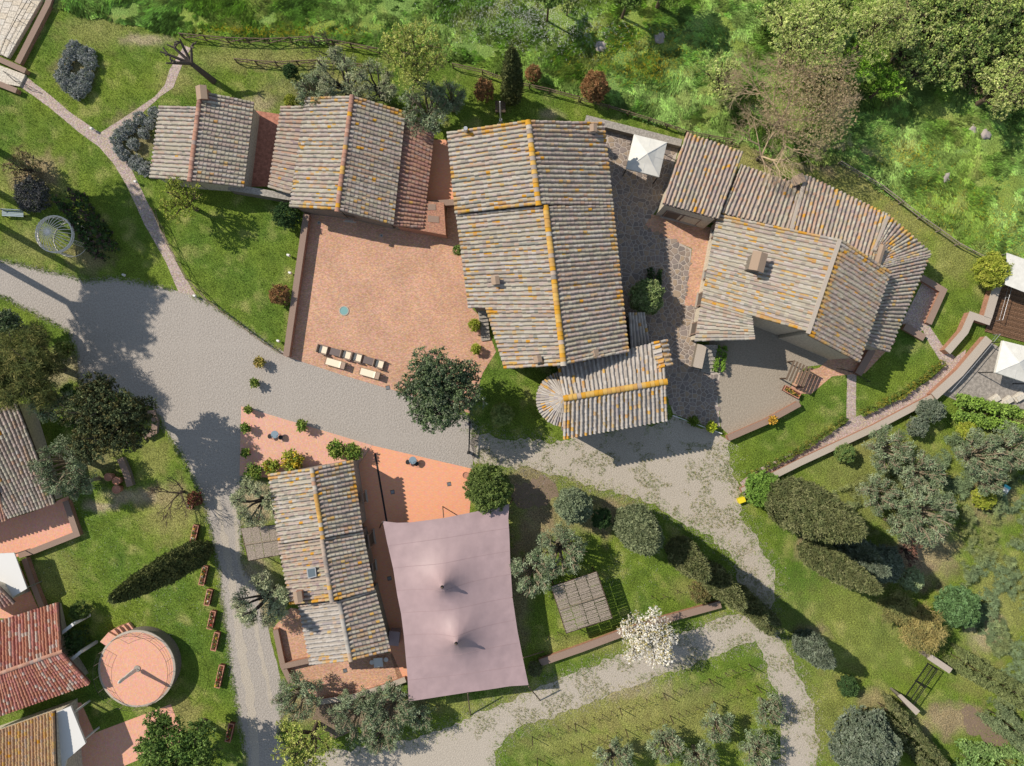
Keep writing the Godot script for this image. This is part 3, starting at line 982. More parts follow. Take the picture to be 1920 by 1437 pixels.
func build_buildings():
	mat("tile_cap", Color(0.62, 0.46, 0.34), 0.9, "speck", 0.9)
	var cx
	var b
	# small house at the top left
	cx = new_roof()
	b = thing("garden_house", "small stone house with orange ridge tiles, nearest to the forked stone path", "house", P(385, 280))
	slope(cx, [283,334,2.6, 301,200,2.6, 374,202,3.5, 354,339,3.5], "pale", {"lichen": 0.02})
	slope(cx, [475,192,2.6, 456,351,2.6, 357,339,3.5, 380,172,3.5], "grey", {"lichen": 0.03})
	ridge(cx, [376,170,3.6], [355,340,3.6], "rust", 0.05)
	finish_roof(cx, b, "plaster")
	chimney(b, 380, 176, 3.1, 0.7, 0.9, 0.7, 0.1, "brick_wall")
	window(b, P(476,210,0), P(463,340,0), 0.6, 0.9, 0.9, 1.1)
	# house beside the brick terrace
	cx = new_roof()
	b = thing("terrace_house", "stone house with red ridge line standing along the top of brick terrace", "house", P(660, 300))
	slope(cx, [505,352,2.0, 529,200,2.0, 571,199,2.45, 546,364,2.45], "pink", {"lichen": 0.02})
	slope(cx, [545,389,2.8, 575,183,2.8, 659,180,4.0, 632,394,4.0], "pale", {"lichen": 0.06, "edges": "st", "pan_lichen": 0.16})
	slope(cx, [759,209,2.8, 736,422,2.8, 634,394,4.0, 661,180,4.0], "grey", {"lichen": 0.06, "edges": "s"})
	slope(cx, [813,249,1.7, 791,428,1.7, 737,424,2.5, 759,220,2.5], "rust", {"lichen": 0.01})
	ridge(cx, [660,178,4.1], [632,396,4.1], "rust", 0.15)
	finish_roof(cx, b, "stone_wall")
	window(b, P(590,412,0), P(720,425,0), 0.55, 1.2, 0.9, 0.6)
	# the great farmhouse in the middle
	cx = new_roof()
	b = thing("farmhouse", "largest stone farmhouse with long yellow-lichened ridge in the middle", "house", P(1000, 460))
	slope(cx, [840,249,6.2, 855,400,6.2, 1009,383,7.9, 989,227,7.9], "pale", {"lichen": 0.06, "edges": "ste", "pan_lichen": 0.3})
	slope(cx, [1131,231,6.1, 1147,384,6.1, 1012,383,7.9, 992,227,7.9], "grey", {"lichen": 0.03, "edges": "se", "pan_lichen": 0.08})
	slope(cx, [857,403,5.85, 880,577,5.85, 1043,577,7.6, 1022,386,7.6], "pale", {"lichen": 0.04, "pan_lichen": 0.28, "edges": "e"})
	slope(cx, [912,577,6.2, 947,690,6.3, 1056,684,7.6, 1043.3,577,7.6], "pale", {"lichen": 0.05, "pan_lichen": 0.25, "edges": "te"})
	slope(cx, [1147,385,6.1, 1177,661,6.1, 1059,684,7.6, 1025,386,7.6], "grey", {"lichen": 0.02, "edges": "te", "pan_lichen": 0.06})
	ridge(cx, [990,225,8.0], [1010,384,8.0], "pink", 0.7, 1.1)
	ridge(cx, [1023,385,7.75], [1057,685,7.75], "pink", 0.75, 1.1)
	finish_roof(cx, b, "stone_wall")
	chimney(b, 929, 527, 6.4, 0.5, 0.5, 0.55, 0.1, "coping")
	chimney(b, 1112, 242, 6.3, 0.45, 0.45, 0.7, 0.0, "plaster_grey")
	chimney(b, 1113, 662, 6.3, 0.6, 0.45, 0.4, 0.2, "coping")
	chimney(b, 1008, 674, 6.9, 0.5, 0.4, 0.4, 0.2, "coping")
	var st := mb()
	var v := P(875, 252, 6.0)
	tube(st, v + Vector3(0, -0.6, 0), v + Vector3(0, 1.4, 0), 0.16, 0.16, 10)
	obj("flue_pipe", st, mt["steel"], b)
	var f0 := P(841, 249, 6.0) * Vector3(1, 0, 1) + Vector3(0.33, 0, 0)
	var f1 := P(878, 577, 5.8) * Vector3(1, 0, 1) + Vector3(0.33, 0, 0)
	for q in [[0.12, 3.6], [0.3, 3.6], [0.62, 3.4], [0.82, 3.4], [0.2, 0.9], [0.72, 0.9]]:
		window(b, f0, f1, q[0], q[1], 0.9, 1.3, true)
	# small lean-to between farmhouse and chapel
	cx = new_roof()
	b = thing("lean_to", "narrow tiled lean-to in the shade between farmhouse and chapel", "shed", P(1200, 620))
	slope(cx, [1180,588,3.2, 1206,588,2.6, 1216,648,2.6, 1184,655,3.2], "silver", {"wall": true, "over": 0.1})
	finish_roof(cx, b, "stone_wall")
	# chapel with its apse
	cx = new_roof()
	b = thing("chapel", "stone chapel with rounded apse and yellow lichen along its ridge", "chapel", P(1150, 740))
	slope(cx, [1244,641,5.2, 1046,689,5.2, 1058,746,6.4, 1248,716,6.4], "silver", {"lichen": 0.04})
	slope(cx, [1056,822,5.3, 1251,787,5.3, 1248,718,6.4, 1058,748,6.4], "silver", {"lichen": 0.08, "edges": "s", "pan_lichen": 0.3})
	ridge(cx, [1056,748,6.5], [1250,716,6.5], "pink", 0.85, 1.2)
	var top := P(1058, 747, 5.9)
	var rim := []
	for i in 15:
		var an := lerpf(PI * 0.5 - 0.1, PI * 1.5 + 0.12, i / 14.0)
		rim.append(Vector3(top.x + cos(an) * 2.15, 4.9, top.z + 0.1 - sin(an) * 2.15))
	for i in 14:
		slope3(cx, rim[i], rim[i + 1], top + Vector3(0, -0.02, 0), top, "silver", {"pitch": 0.3, "expo": 0.4, "lichen": 0.12, "size": 0.75, "over": 0.25, "gable": 0.0, "pan_lichen": 0.1})
	finish_roof(cx, b, "stone_wall")
	st = mb()
	var g0 := P(1236, 641, 5.9)
	var g1 := P(1246, 687, 5.9)
	var gd := (g1 - g0).normalized()
	var gs := Vector3(gd.z, 0, -gd.x) * 0.42
	prism(st, PackedVector2Array([v2(g0 - gs), v2(g0 + gs), v2(g1 + gs), v2(g1 - gs)]), -0.04, 5.9)
	var bell := obj("bell_gable", st, mt["stone_wall"], b)
	cx = new_roof()
	slope3(cx, g0 - gs * 1.3 + Vector3(0, 0.05, 0), g1 - gs * 1.3 + Vector3(0, 0.05, 0), g1 + Vector3(0, 0.3, 0), g0 + Vector3(0, 0.3, 0), "silver", {"wall": false, "edges": "er", "lichen": 0.5})
	slope3(cx, g1 + gs * 1.3 + Vector3(0, 0.05, 0), g0 + gs * 1.3 + Vector3(0, 0.05, 0), g0 + Vector3(0, 0.3, 0), g1 + Vector3(0, 0.3, 0), "silver", {"wall": false, "edges": "er", "lichen": 0.5})
	var k := 0
	for t in cx.cov:
		placed("coping_tile_%03d" % k, msh["cover"], tile_mat(t[1]), bell, t[0])
		k += 1
	var xs := []
	var cs := []
	for t in cx.pan:
		xs.append(t[0]); cs.append(t[1])
	multi("pan_tiles", msh["pan"], mt["tile"], bell, xs, cs, "stuff")
	# east house: central block with lower wings, one connected building
	cx = new_roof()
	b = thing("courtyard_house", "sprawling stone house of several tiled roofs right of the paved courtyard", "house", P(1480, 500))
	slope(cx, [1392,287,2.5, 1288,251,2.5, 1243,382,3.9, 1346,411,3.9], "pink", {"lichen": 0.05, "edges": "e"})
	slope(cx, [1508,352,2.5, 1389,311,2.5, 1352,400,3.4, 1484,432,3.7], "pink", {"lichen": 0.04})
	slope(cx, [1663,404,2.9, 1511,330,2.7, 1484,432,4.2, 1637,492,4.5], "pink", {"lichen": 0.06, "edges": "es"})
	slope(cx, [1317,565,3.2, 1347,402,3.2, 1574,449,6.4, 1514,622,6.6], "pale", {"lichen": 0.05, "edges": "st", "pan_lichen": 0.25})
	slope(cx, [1304,639,3.2, 1316.8,566,3.2, 1411,594.5,4.72, 1416,635,4.72], "pale", {"lichen": 0.01})
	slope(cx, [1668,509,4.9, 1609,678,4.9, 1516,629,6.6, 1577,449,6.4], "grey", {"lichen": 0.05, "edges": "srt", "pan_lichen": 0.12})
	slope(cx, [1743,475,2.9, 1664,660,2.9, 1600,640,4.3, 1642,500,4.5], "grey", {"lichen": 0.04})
	slope(cx, [1666,406,2.9, 1742,474,2.9, 1643,500,4.5, 1640,466,4.5], "grey", {"lichen": 0.14, "edges": "e", "wall": false})
	finish_roof(cx, b, "plaster")
	# plain mortar ridge caps
	for r in [[1575,449,6.5, 1515,626,6.7, 0.32], [1511,330,2.85, 1483,430,4.3, 0.24], [1664,406,3.1, 1640,470,4.65, 0.26]]:
		st = mb()
		bar(st, P(r[0], r[1], r[2]), P(r[3], r[4], r[5]), r[6], 0.16)
		obj("ridge_cap", st, mt["coping_pale"], b)
	chimney(b, 1420, 492, 4.6, 0.95, 1.2, 1.1, -0.25, "stone_wall")
	chimney(b, 1496, 338, 2.4, 0.8, 0.6, 0.7, 0.4, "coping_pale")
	chimney(b, 1648, 478, 4.0, 0.4, 1.2, 0.6, -0.3, "coping")
	var w0 := P(1348, 404, 3.0)
	var w1 := P(1306, 636, 3.0)
	w0.y = 0; w1.y = 0
	w0.x += 0.12; w1.x += 0.12
	for q in [[0.12, 1.4, 0.7, 0.9, false], [0.46, 1.2, 0.7, 0.9, false], [0.66, 0.5, 1.1, 1.7, true], [0.9, 0.1, 1.0, 1.9, true]]:
		window(b, w0, w1, q[0], q[1], q[2], q[3], q[4])
	w0 = P(1413, 594, 4.8); w1 = P(1606, 676, 4.8)
	w0.y = 0; w1.y = 0
	window(b, P(1245,384,3.7) * Vector3(1,0,1), P(1344,410,3.7) * Vector3(1,0,1), 0.3, 0.3, 1.5, 2.1, true)
	window(b, P(1245,384,3.7) * Vector3(1,0,1), P(1344,410,3.7) * Vector3(1,0,1), 0.62, 0.3, 1.5, 2.1, true)
	# south house beside the tent
	cx = new_roof()
	b = thing("tent_house", "long low house of three stepped roof sections left of the mauve tent", "house", P(620, 1060))
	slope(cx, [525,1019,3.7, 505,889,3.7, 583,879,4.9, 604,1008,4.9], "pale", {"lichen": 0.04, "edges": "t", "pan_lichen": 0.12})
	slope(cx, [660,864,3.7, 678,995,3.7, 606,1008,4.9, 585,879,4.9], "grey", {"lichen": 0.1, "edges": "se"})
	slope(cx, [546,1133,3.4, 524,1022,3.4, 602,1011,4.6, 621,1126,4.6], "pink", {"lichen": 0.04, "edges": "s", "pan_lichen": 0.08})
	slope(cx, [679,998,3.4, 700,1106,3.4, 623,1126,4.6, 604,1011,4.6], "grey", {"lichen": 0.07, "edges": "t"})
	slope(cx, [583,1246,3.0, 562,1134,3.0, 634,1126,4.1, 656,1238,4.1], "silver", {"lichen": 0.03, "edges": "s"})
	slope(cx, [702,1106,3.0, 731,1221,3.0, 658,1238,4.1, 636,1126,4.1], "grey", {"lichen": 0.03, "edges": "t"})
	ridge(cx, [584,878,5.0], [605,1010,5.0], "pink", 0.3, 0.9)
	ridge(cx, [603,1010,4.7], [622,1128,4.7], "pink", 0.2, 0.9)
	ridge(cx, [635,1127,4.2], [657,1240,4.2], "silver", 0.1, 0.9)
	finish_roof(cx, b, "plaster_grey")
	chimney(b, 560, 1118, 3.7, 0.55, 0.7, 0.8, 0.15, "brick_wall")
	st = mb()
	for q in [[575, 1066, 592, 1063, 594, 1081, 578, 1085]]:
		var a0 := P(q[0], q[1], 4.3)
		var a1 := P(q[2], q[3], 4.55)
		var a2 := P(q[4], q[5], 4.55)
		var a3 := P(q[6], q[7], 4.3)
		hexa(st, [a0 - Vector3(0, 0.45, 0), a1 - Vector3(0, 0.45, 0), a2 - Vector3(0, 0.45, 0), a3 - Vector3(0, 0.45, 0)], [a0 + Vector3(0, 0.12, 0), a1 + Vector3(0, 0.12, 0), a2 + Vector3(0, 0.12, 0), a3 + Vector3(0, 0.12, 0)])
		var sk := obj("skylight", st, mt["steel"], b)
		st = mb()
		var m := (a0 + a1 + a2 + a3) * 0.25
		quad(st, a0.lerp(m, 0.2) + Vector3(0, 0.13, 0), a1.lerp(m, 0.2) + Vector3(0, 0.13, 0), a2.lerp(m, 0.2) + Vector3(0, 0.13, 0), a3.lerp(m, 0.2) + Vector3(0, 0.13, 0))
		obj("pane", st, mt["glass"], sk)
	var e0 := P(664, 870, 3.5) * Vector3(1, 0, 1)
	var e1 := P(697, 1100, 3.3) * Vector3(1, 0, 1)
	for q in [[0.3, 1.0, 0.9, 1.2, true], [0.66, 0.1, 1.1, 2.1, true], [0.88, 1.0, 0.8, 1.1, true]]:
		window(b, e0, e1, q[0], q[1], q[2], q[3], q[4])
	# west side houses, cut by the frame
	cx = new_roof()
	b = thing("west_house", "grey tiled house at the left edge beside the olive trees", "house", P(20, 860))
	slope(cx, [16,971,2.3, 103,943,2.3, 29,752,3.3, -80,800,3.3], "grey", {"gable": 0.7, "lichen": 0.01})
	slope(cx, [-110,1010,2.2, 13,974,2.2, -8,905,3.0, -110,905,3.0], "rust", {"lichen": 0.02})
	finish_roof(cx, b, "plaster")
	cx = new_roof()
	b = thing("red_roof_house", "house with bright red tiled gable roof near the round tower", "house", P(60, 1240))
	slope(cx, [109,1131,2.7, -60,1184,2.7, -60,1282,3.6, 115,1222,3.6], "red", {"gable": 1.6, "pitch": 0.3, "expo": 0.3, "lichen": 0.0})
	slope(cx, [-60,1362,2.7, 168,1281,2.7, 116,1224,3.6, -60,1284,3.6], "red", {"gable": 1.6, "pitch": 0.3, "expo": 0.3, "lichen": 0.0})
	ridge(cx, [117,1222,3.7], [-60,1284,3.7], "rust", 0.0, 0.8)
	finish_roof(cx, b, "plaster")
	for q in [[112,1190, 138,1170], [125,1245, 152,1222]]:
		st = mb()
		bar(st, P(q[0], q[1], 2.4), P(q[2], q[3], 2.4), 0.25, 0.2)
		obj("beam", st, mt["white_paint"], b)
		st = mb()
		var pp := P(q[2], q[3], 2.3)
		box(st, Vector3(pp.x, 0, pp.z), 0.22, 2.3, 0.22)
		obj("post", st, mt["white_paint"], b)
	cx = new_roof()
	b = thing("brown_roof_house", "house with mottled brown tiled roof in the bottom left corner", "house", P(40, 1410))
	slope(cx, [-70,1395,3.4, 102,1334,3.4, 108,1560,4.2, -70,1560,4.2], "brown", {"pitch": 0.28, "expo": 0.26, "lichen": 0.1, "pan_lichen": 0.1})
	finish_roof(cx, b, "plaster")
	cx = new_roof()
	b = thing("small_outbuilding", "small tiled outbuilding corner between west terrace and red roofed house", "shed", P(0, 1120))
	slope(cx, [26,1130,2.6, -60,1160,2.6, -60,1080,3.2, -2,1102,3.2], "rust", {"lichen": 0.02})
	finish_roof(cx, b, "plaster")
	# flat white roofs
	st = mb()
	prism(st, poly_of([104,1337, 132,1325, 160,1395, 124,1426, 113,1470, 106,1470], 2.8), 2.6, 2.8)
	var fl = thing("flat_canopy", "white flat roof beside the mottled brown tiled roof", "roof", P(135, 1380))
	obj("slab", st, mt["white_paint"], fl)
	st = mb()
	for q in [[134, 1340], [152, 1392], [118, 1424]]:
		var pp := P(q[0], q[1], 2.6)
		tube(st, Vector3(pp.x, 0, pp.z), Vector3(pp.x, 2.6, pp.z), 0.09, 0.09, 8)
	obj("posts", st, mt["white_paint"], fl)
	st = mb()
	prism(st, poly_of([-40,1040, 26,1037, 50,1104, 22,1121, -40,1075], 2.2), 2.1, 2.2)
	fl = thing("white_awning", "pale blue-white awning over the terrace at the left edge", "awning", P(20, 1075))
	obj("awning_sheet", st, mt["white_paint"], fl)
	st = mb()
	for q in [[25, 1040], [48, 1103], [22, 1118]]:
		var pp := P(q[0], q[1], 2.1)
		tube(st, Vector3(pp.x, 0, pp.z), Vector3(pp.x, 2.1, pp.z), 0.05, 0.05, 8)
	obj("posts", st, mt["steel"], fl)
	build_tower()

func build_tower():
	var b := thing("round_tower", "round stone cistern with terracotta deck and circular railing", "tower", P(272, 1242))
	var H := 1.5
	var c := P(256, 1254.5, H)
	var R := 69.0 * (CAM_H - H) / FOC
	var g := Vector3(c.x, 0, c.z)
	var st := mb()
	lathe(st, g, [[R, -0.05], [R, H - 0.12], [R + 0.06, H - 0.12], [R + 0.06, H - 0.03], [0.0, H - 0.03]], 48)
	obj("wall", st, mt["stone_wall"], b)
	st = mb()
	lathe(st, g, [[R + 0.05, H - 0.03], [R + 0.05, H], [0.0, H]], 48)
	obj("deck", st, mt["deck_tile"], b)
	st = mb()
	lathe(st, g, [[R + 0.16, H - 0.14], [R + 0.16, H - 0.01], [R - 0.02, H + 0.012], [R - 0.02, H - 0.1]], 48)
	obj("rim", st, mt["coping_pale"], b)
	# railing with a gap at the stair head
	var gap0 := deg_to_rad(212.0)
	var gap1 := deg_to_rad(238.0)
	var rail := mb()
	for hh in [0.35, 0.7, 1.05]:
		var pts := []
		for i in 61:
			var a := lerpf(gap1, gap0 + TAU, i / 60.0)
			pts.append(g + Vector3(cos(a) * R, H + hh, sin(a) * R))
		path_tube(rail, pts, 0.016 if hh > 1.0 else 0.009, 4)
	var rl := obj("railing", rail, mt["iron"], b)
	for i in 17:
		var a := lerpf(gap1, gap0 + TAU, i / 16.0)
		st = mb()
		tube(st, g + Vector3(cos(a) * R, H, sin(a) * R), g + Vector3(cos(a) * R, H + 1.05, sin(a) * R), 0.018, 0.018, 5)
		obj("post", st, mt["steel"], rl)
	# stair: landing then steps going up-right in the plan
	var l0 := P(203, 1200, H)
	st = mb()
	prism(st, poly_of([187,1204, 203,1186, 224,1198, 205,1216], H), -0.04, H - 0.005)
	obj("landing", st, mt["deck_tile"], b)
	for i in 4:
		st = mb()
		var t := i * 9.0
		var hh := H - 0.3 * (i + 1)
		prism(st, poly_of([203 + t, 1186 - t * 0.45, 211.8 + t, 1181.5 - t * 0.45, 222 + t, 1194 - t * 0.42, 213 + t, 1198 - t * 0.42], hh + 0.15), -0.04, hh)
		obj("step", st, mt["deck_tile"], b)
	# folded parasol on the deck
	var p := P(257, 1254, H)
	var ps := thing("folded_parasol", "folded white parasol standing on the round terracotta deck", "parasol", p)
	st = mb()
	tube(st, p, p + Vector3(0, 3.0, 0), 0.03, 0.03, 8)
	obj("pole", st, mt["steel"], ps)
	st = mb()
	lathe(st, p, [[0.0, 0.45], [0.2, 0.5], [0.17, 1.2], [0.13, 2.2], [0.15, 2.8], [0.05, 3.05], [0.0, 3.06]], 10)
	obj("folded_canopy", st, mt["white_cloth"], ps)
	st = mb()
	lathe(st, p, [[0.28, 0.0], [0.28, 0.06], [0.0, 0.08]], 14)
	obj("base", st, mt["plaster_grey"], ps)

# ------------------------------------------------------------------ walls
# a masonry wall along a line: footprint px pairs at its top height
func wall_run(called: String, label: String, pts: Array, w: float, h: float, m: String, cap: String, cap_w := 0.06):
	var b := thing(called, label, "wall", P((pts[0] + pts[2]) / 2.0, (pts[1] + pts[3]) / 2.0))
	var st := mb()
	var ct := mb()
	var line := PackedVector2Array()
	for i in range(0, pts.size(), 2): line.append(v2(P(pts[i], pts[i + 1], h)))
	for poly in Geometry2D.offset_polyline(line, w * 0.5, Geometry2D.JOIN_MITER, Geometry2D.END_BUTT):
		prism(st, poly, -0.05, h - 0.08)
		mark(poly, 1)
	for poly in Geometry2D.offset_polyline(line, w * 0.5 + cap_w, Geometry2D.JOIN_MITER, Geometry2D.END_BUTT):
		prism(ct, poly, h - 0.08, h)
	obj("wall_body", st, mt[m], b)
	obj("coping", ct, mt[cap], b)
	return b

func build_walls():
	wall_run("terrace_wall", "brick wall with coping down the left side of brick terrace", [574,402, 536,668], 0.42, 0.9, "brick_wall", "coping")
	wall_run("patio_wall", "grey coped wall closing the patio between two top left houses", [428,350, 546,370], 0.45, 1.6, "stone_wall", "plaster_grey")
	wall_run("yard_wall", "low stone wall across the top of the paved courtyard", [1098,222, 1180,243, 1278,268], 0.5, 1.0, "stone_wall", "plaster_grey")
	wall_run("gravel_yard_wall", "brick wall between small gravel yard and lawn below", [1366,822, 1440,790, 1500,757], 0.4, 0.8, "brick_wall", "coping")
	wall_run("path_wall", "long pale coped brick wall beside the path down to the lane", [1392,922, 1500,868, 1640,803, 1750,745], 0.45, 0.7, "brick_wall", "coping_pale")
	wall_run("upper_path_wall", "pale stone wall between garden path and concrete terrace", [1752,744, 1800,700, 1855,635], 0.6, 0.9, "brick_wall", "coping_pale")
	wall_run("stepped_wall", "angled pale coped wall around the steps to the wooden deck", [1777,660, 1810,622, 1823,592, 1858,604], 0.5, 0.9, "brick_wall", "coping_pale")
	wall_run("deck_wall", "pale stone wall along the left of the wooden deck", [1853,596, 1868,545, 1875,528], 0.6, 0.9, "brick_wall", "coping_pale")
	wall_run("side_patio_wall", "low brick wall wrapped round the small stone patio", [1728,520, 1770,545, 1742,607], 0.42, 0.55, "brick_wall", "coping")
	wall_run("patio_step_wall", "short brick wall at the lower end of small stone patio", [1697,612, 1734,634], 0.5, 0.5, "brick_wall", "coping")
	wall_run("west_terrace_wall", "low brick wall round the terrace of left edge house", [122,940, 143,1002, 62,1034, 34,1042], 0.4, 0.6, "brick_wall", "coping")
	wall_run("west_lawn_wall", "brick wall running down beside the blue-white awning", [44,1048, 62,1100, 80,1145], 0.35, 0.6, "brick_wall", "coping")
	wall_run("vine_wall", "long brown brick wall under the white flowering tree", [1012,1244, 1090,1217, 1165,1189, 1250,1162, 1352,1134], 0.5, 0.6, "brick_wall", "coping")
	wall_run("house_patio_wall", "curved low wall below the patio of tent side house", [600,1317, 660,1308, 710,1293, 760,1275], 0.35, 0.5, "brick_wall", "coping_pale")
	wall_run("house_patio_side_wall", "low wall left of the patio beside the drive", [516,1182, 530,1250, 545,1281], 0.35, 0.6, "brick_wall", "coping")
	wall_run("house_patio_inner_wall", "short wall crossing the patio of tent side house", [528,1251, 585,1238], 0.35, 0.7, "brick_wall", "coping")
	wall_run("passage_wall", "brick wall at the bottom of the red passage", [800,382, 852,379], 0.4, 0.9, "brick_wall", "coping")
	wall_run("top_deck_wall", "brown coped parapet beside the travertine platform", [102,-30, 88,8, 32,118], 0.4, 0.5, "brick_wall", "coping")
	wall_run("landing_wall", "brown parapet on the upper side of small travertine landing", [-20,103, 47,133], 0.35, 0.6, "brick_wall", "coping")
	wall_run("landing_side_wall", "brown parapet on the lower side of small travertine landing", [-20,150, 30,170], 0.35, 0.6, "brick_wall", "coping")
	wall_run("porch_wall", "pale stone wall of the porch under the right wing", [1610,702, 1637,655], 0.5, 0.6, "brick_wall", "coping")
	wall_run("yard_stub_wall", "stone stub wall beside the steps left of gravel yard", [1308,690, 1317,647], 0.7, 1.1, "stone_wall", "coping_pale")
	wall_run("curved_bed_wall", "curved stone edge of the bed under the big dark tree", [258,778, 285,775, 290,790, 288,810, 270,820], 0.4, 0.5, "stone_wall", "coping")
	wall_run("pot_wall", "low stone wall beside three big terracotta pots", [224,860, 236,888, 243,912], 0.45, 0.6, "stone_wall", "coping")
	# flat brick block next to the lower roof
	var b := thing("brick_block", "flat topped brick block beside the lower shaded roof", "outbuilding", P(815, 410))
	var st := mb()
	prism(st, poly_of([795,377, 832,380, 836,441, 745,424, 790,428], 1.7), -0.05, 1.7)
	obj("block_body", st, mt["brick_wall"], b)
	for q in [[802,383, 817,383, 817,394, 802,394], [802,404, 823,406, 823,418, 802,416]]:
		st = mb()
		prism(st, poly_of(q, 1.72), 1.7, 1.74)
		obj("cover_slab", st, mt["coping"], b)
	# travertine platform of single slabs, top left
	var deck := thing("travertine_platform", "beige travertine platform in the top left corner", "platform", P(20, 60))
	var q4 := [P(-60, -40, 0.35), P(100, -40, 0.35), P(14, 108, 0.35), P(-60, 78, 0.35)]
	var ms := []
	for c in [Color(0.86, 0.78, 0.66), Color(0.88, 0.8, 0.69), Color(0.84, 0.74, 0.6), Color(0.85, 0.79, 0.7)]: ms.append(mat("travertine_%d" % ms.size(), c, 0.7, "mottle", 0.4))
	st = mb()
	prism(st, PackedVector2Array([v2(q4[0]), v2(q4[1]), v2(q4[2]), v2(q4[3])]), -0.04, 0.31)
	obj("platform_base", st, mt["travertine"], deck)
	mark(PackedVector2Array([v2(q4[0]), v2(q4[1]), v2(q4[2]), v2(q4[3])]), 1)
	for i in 12:
		for j in 8:
			st = mb()
			var u0 := (i + (0.5 if j % 2 else 0.0)) / 12.5 + 0.003
			var u1 := u0 + 1.0 / 12.5 - 0.006
			var w0 := j / 8.0 + 0.004
			var w1 := (j + 1) / 8.0 - 0.004
			var f := func(u, w): return q4[0].lerp(q4[3], u).lerp(q4[1].lerp(q4[2], u), w)
			var t := [f.call(u0, w0), f.call(u1, w0), f.call(u1, w1), f.call(u0, w1)]
			var bt := []
			for k in 4: bt.append(t[k] - Vector3(0, 0.06, 0))
			hexa(st, bt, t)
			obj("slab", st, ms[rng.randi() % 4], deck)
	st = mb()
	prism(st, poly_of([-30,112, 47,140, 36,162, -30,150], 0.2), -0.04, 0.2)
	var ld := obj("travertine_landing", st, mt["travertine"])
	tag(ld, "small beige travertine landing where the stone path begins", "landing")
	# wooden deck of planks, right edge
	var wd := thing("wooden_deck", "brown plank deck under white tarpaulin at the right edge", "deck", P(1890, 600))
	var w4 := [P(1872, 530, 0.12), P(1990, 560, 0.12), P(1990, 660, 0.12), P(1848, 622, 0.12)]
	mark(PackedVector2Array([v2(w4[0]), v2(w4[1]), v2(w4[2]), v2(w4[3])]), 1)
	var wm := []
	for c in [Color(0.3, 0.17, 0.1), Color(0.24, 0.14, 0.085), Color(0.34, 0.2, 0.125)]: wm.append(mat("plank_%d" % wm.size(), c, 0.75, "bark", 0.5))
	var N := 30
	for i in N:
		st = mb()
		var a: Vector3 = w4[0].lerp(w4[3], (i + 0.06) / N)
		var c: Vector3 = w4[0].lerp(w4[3], (i + 0.94) / N)
		var a2: Vector3 = w4[1].lerp(w4[2], (i + 0.06) / N)
		var c2: Vector3 = w4[1].lerp(w4[2], (i + 0.94) / N)
		var dn := Vector3(0, 0.11, 0)
		hexa(st, [a - dn, a2 - dn, c2 - dn, c - dn], [a, a2, c2, c])
		obj("plank", st, wm[i % 3], wd)
	# flights of steps
	stairs("stone_stairs", "narrow stone stairs against the left side of the farmhouse", [897,580, 914,578, 919,638, 903,640], 9, 1.5, "plaster_grey")
	stairs("yard_stairs", "stone stairs with green hedge between courtyard and gravel yard", [1316,648, 1340,648, 1338,698, 1313,698], 7, 1.0, "plaster_grey")
	# sloping timber-ribbed ramp
	b = thing("pergola_slats", "row of brown wooden slats on a trellis at the gravel yard", "trellis", P(1500, 710))
	for i in 6:
		st = mb()
		var o := i * 6.0
		bar(st, P(1490 + o, 676 + o * 0.45, 1.7), P(1475 + o, 712 + o * 0.45, 1.7), 0.14, 0.12)
		obj("slat", st, mt["wood"], b)
	for q in [[1490,678], [1476,710], [1524,692], [1508,726]]:
		st = mb()
		var pp := P(q[0], q[1], 1.6)
		tube(st, Vector3(pp.x, 0, pp.z), Vector3(pp.x, 1.65, pp.z), 0.07, 0.07, 6)
		obj("post", st, mt["wood_dark"], b)

func stairs(called: String, label: String, q: Array, n: int, h: float, m: String):
	var b := thing(called, label, "stairs", P((q[0] + q[4]) / 2.0, (q[1] + q[5]) / 2.0))
	for i in n:
		var hh := h * (n - i) / n
		var st := mb()
		var a := P(q[0], q[1]).lerp(P(q[6], q[7]), float(i) / n)
		var c := P(q[2], q[3]).lerp(P(q[4], q[5]), float(i) / n)
		var a2 := P(q[0], q[1]).lerp(P(q[6], q[7]), (i + 0.98) / n)
		var c2 := P(q[2], q[3]).lerp(P(q[4], q[5]), (i + 0.98) / n)
		prism(st, PackedVector2Array([v2(a), v2(c), v2(c2), v2(a2)]), -0.04, hh)
		obj("step", st, mt[m], b)
	mark(poly_of(q), 1)

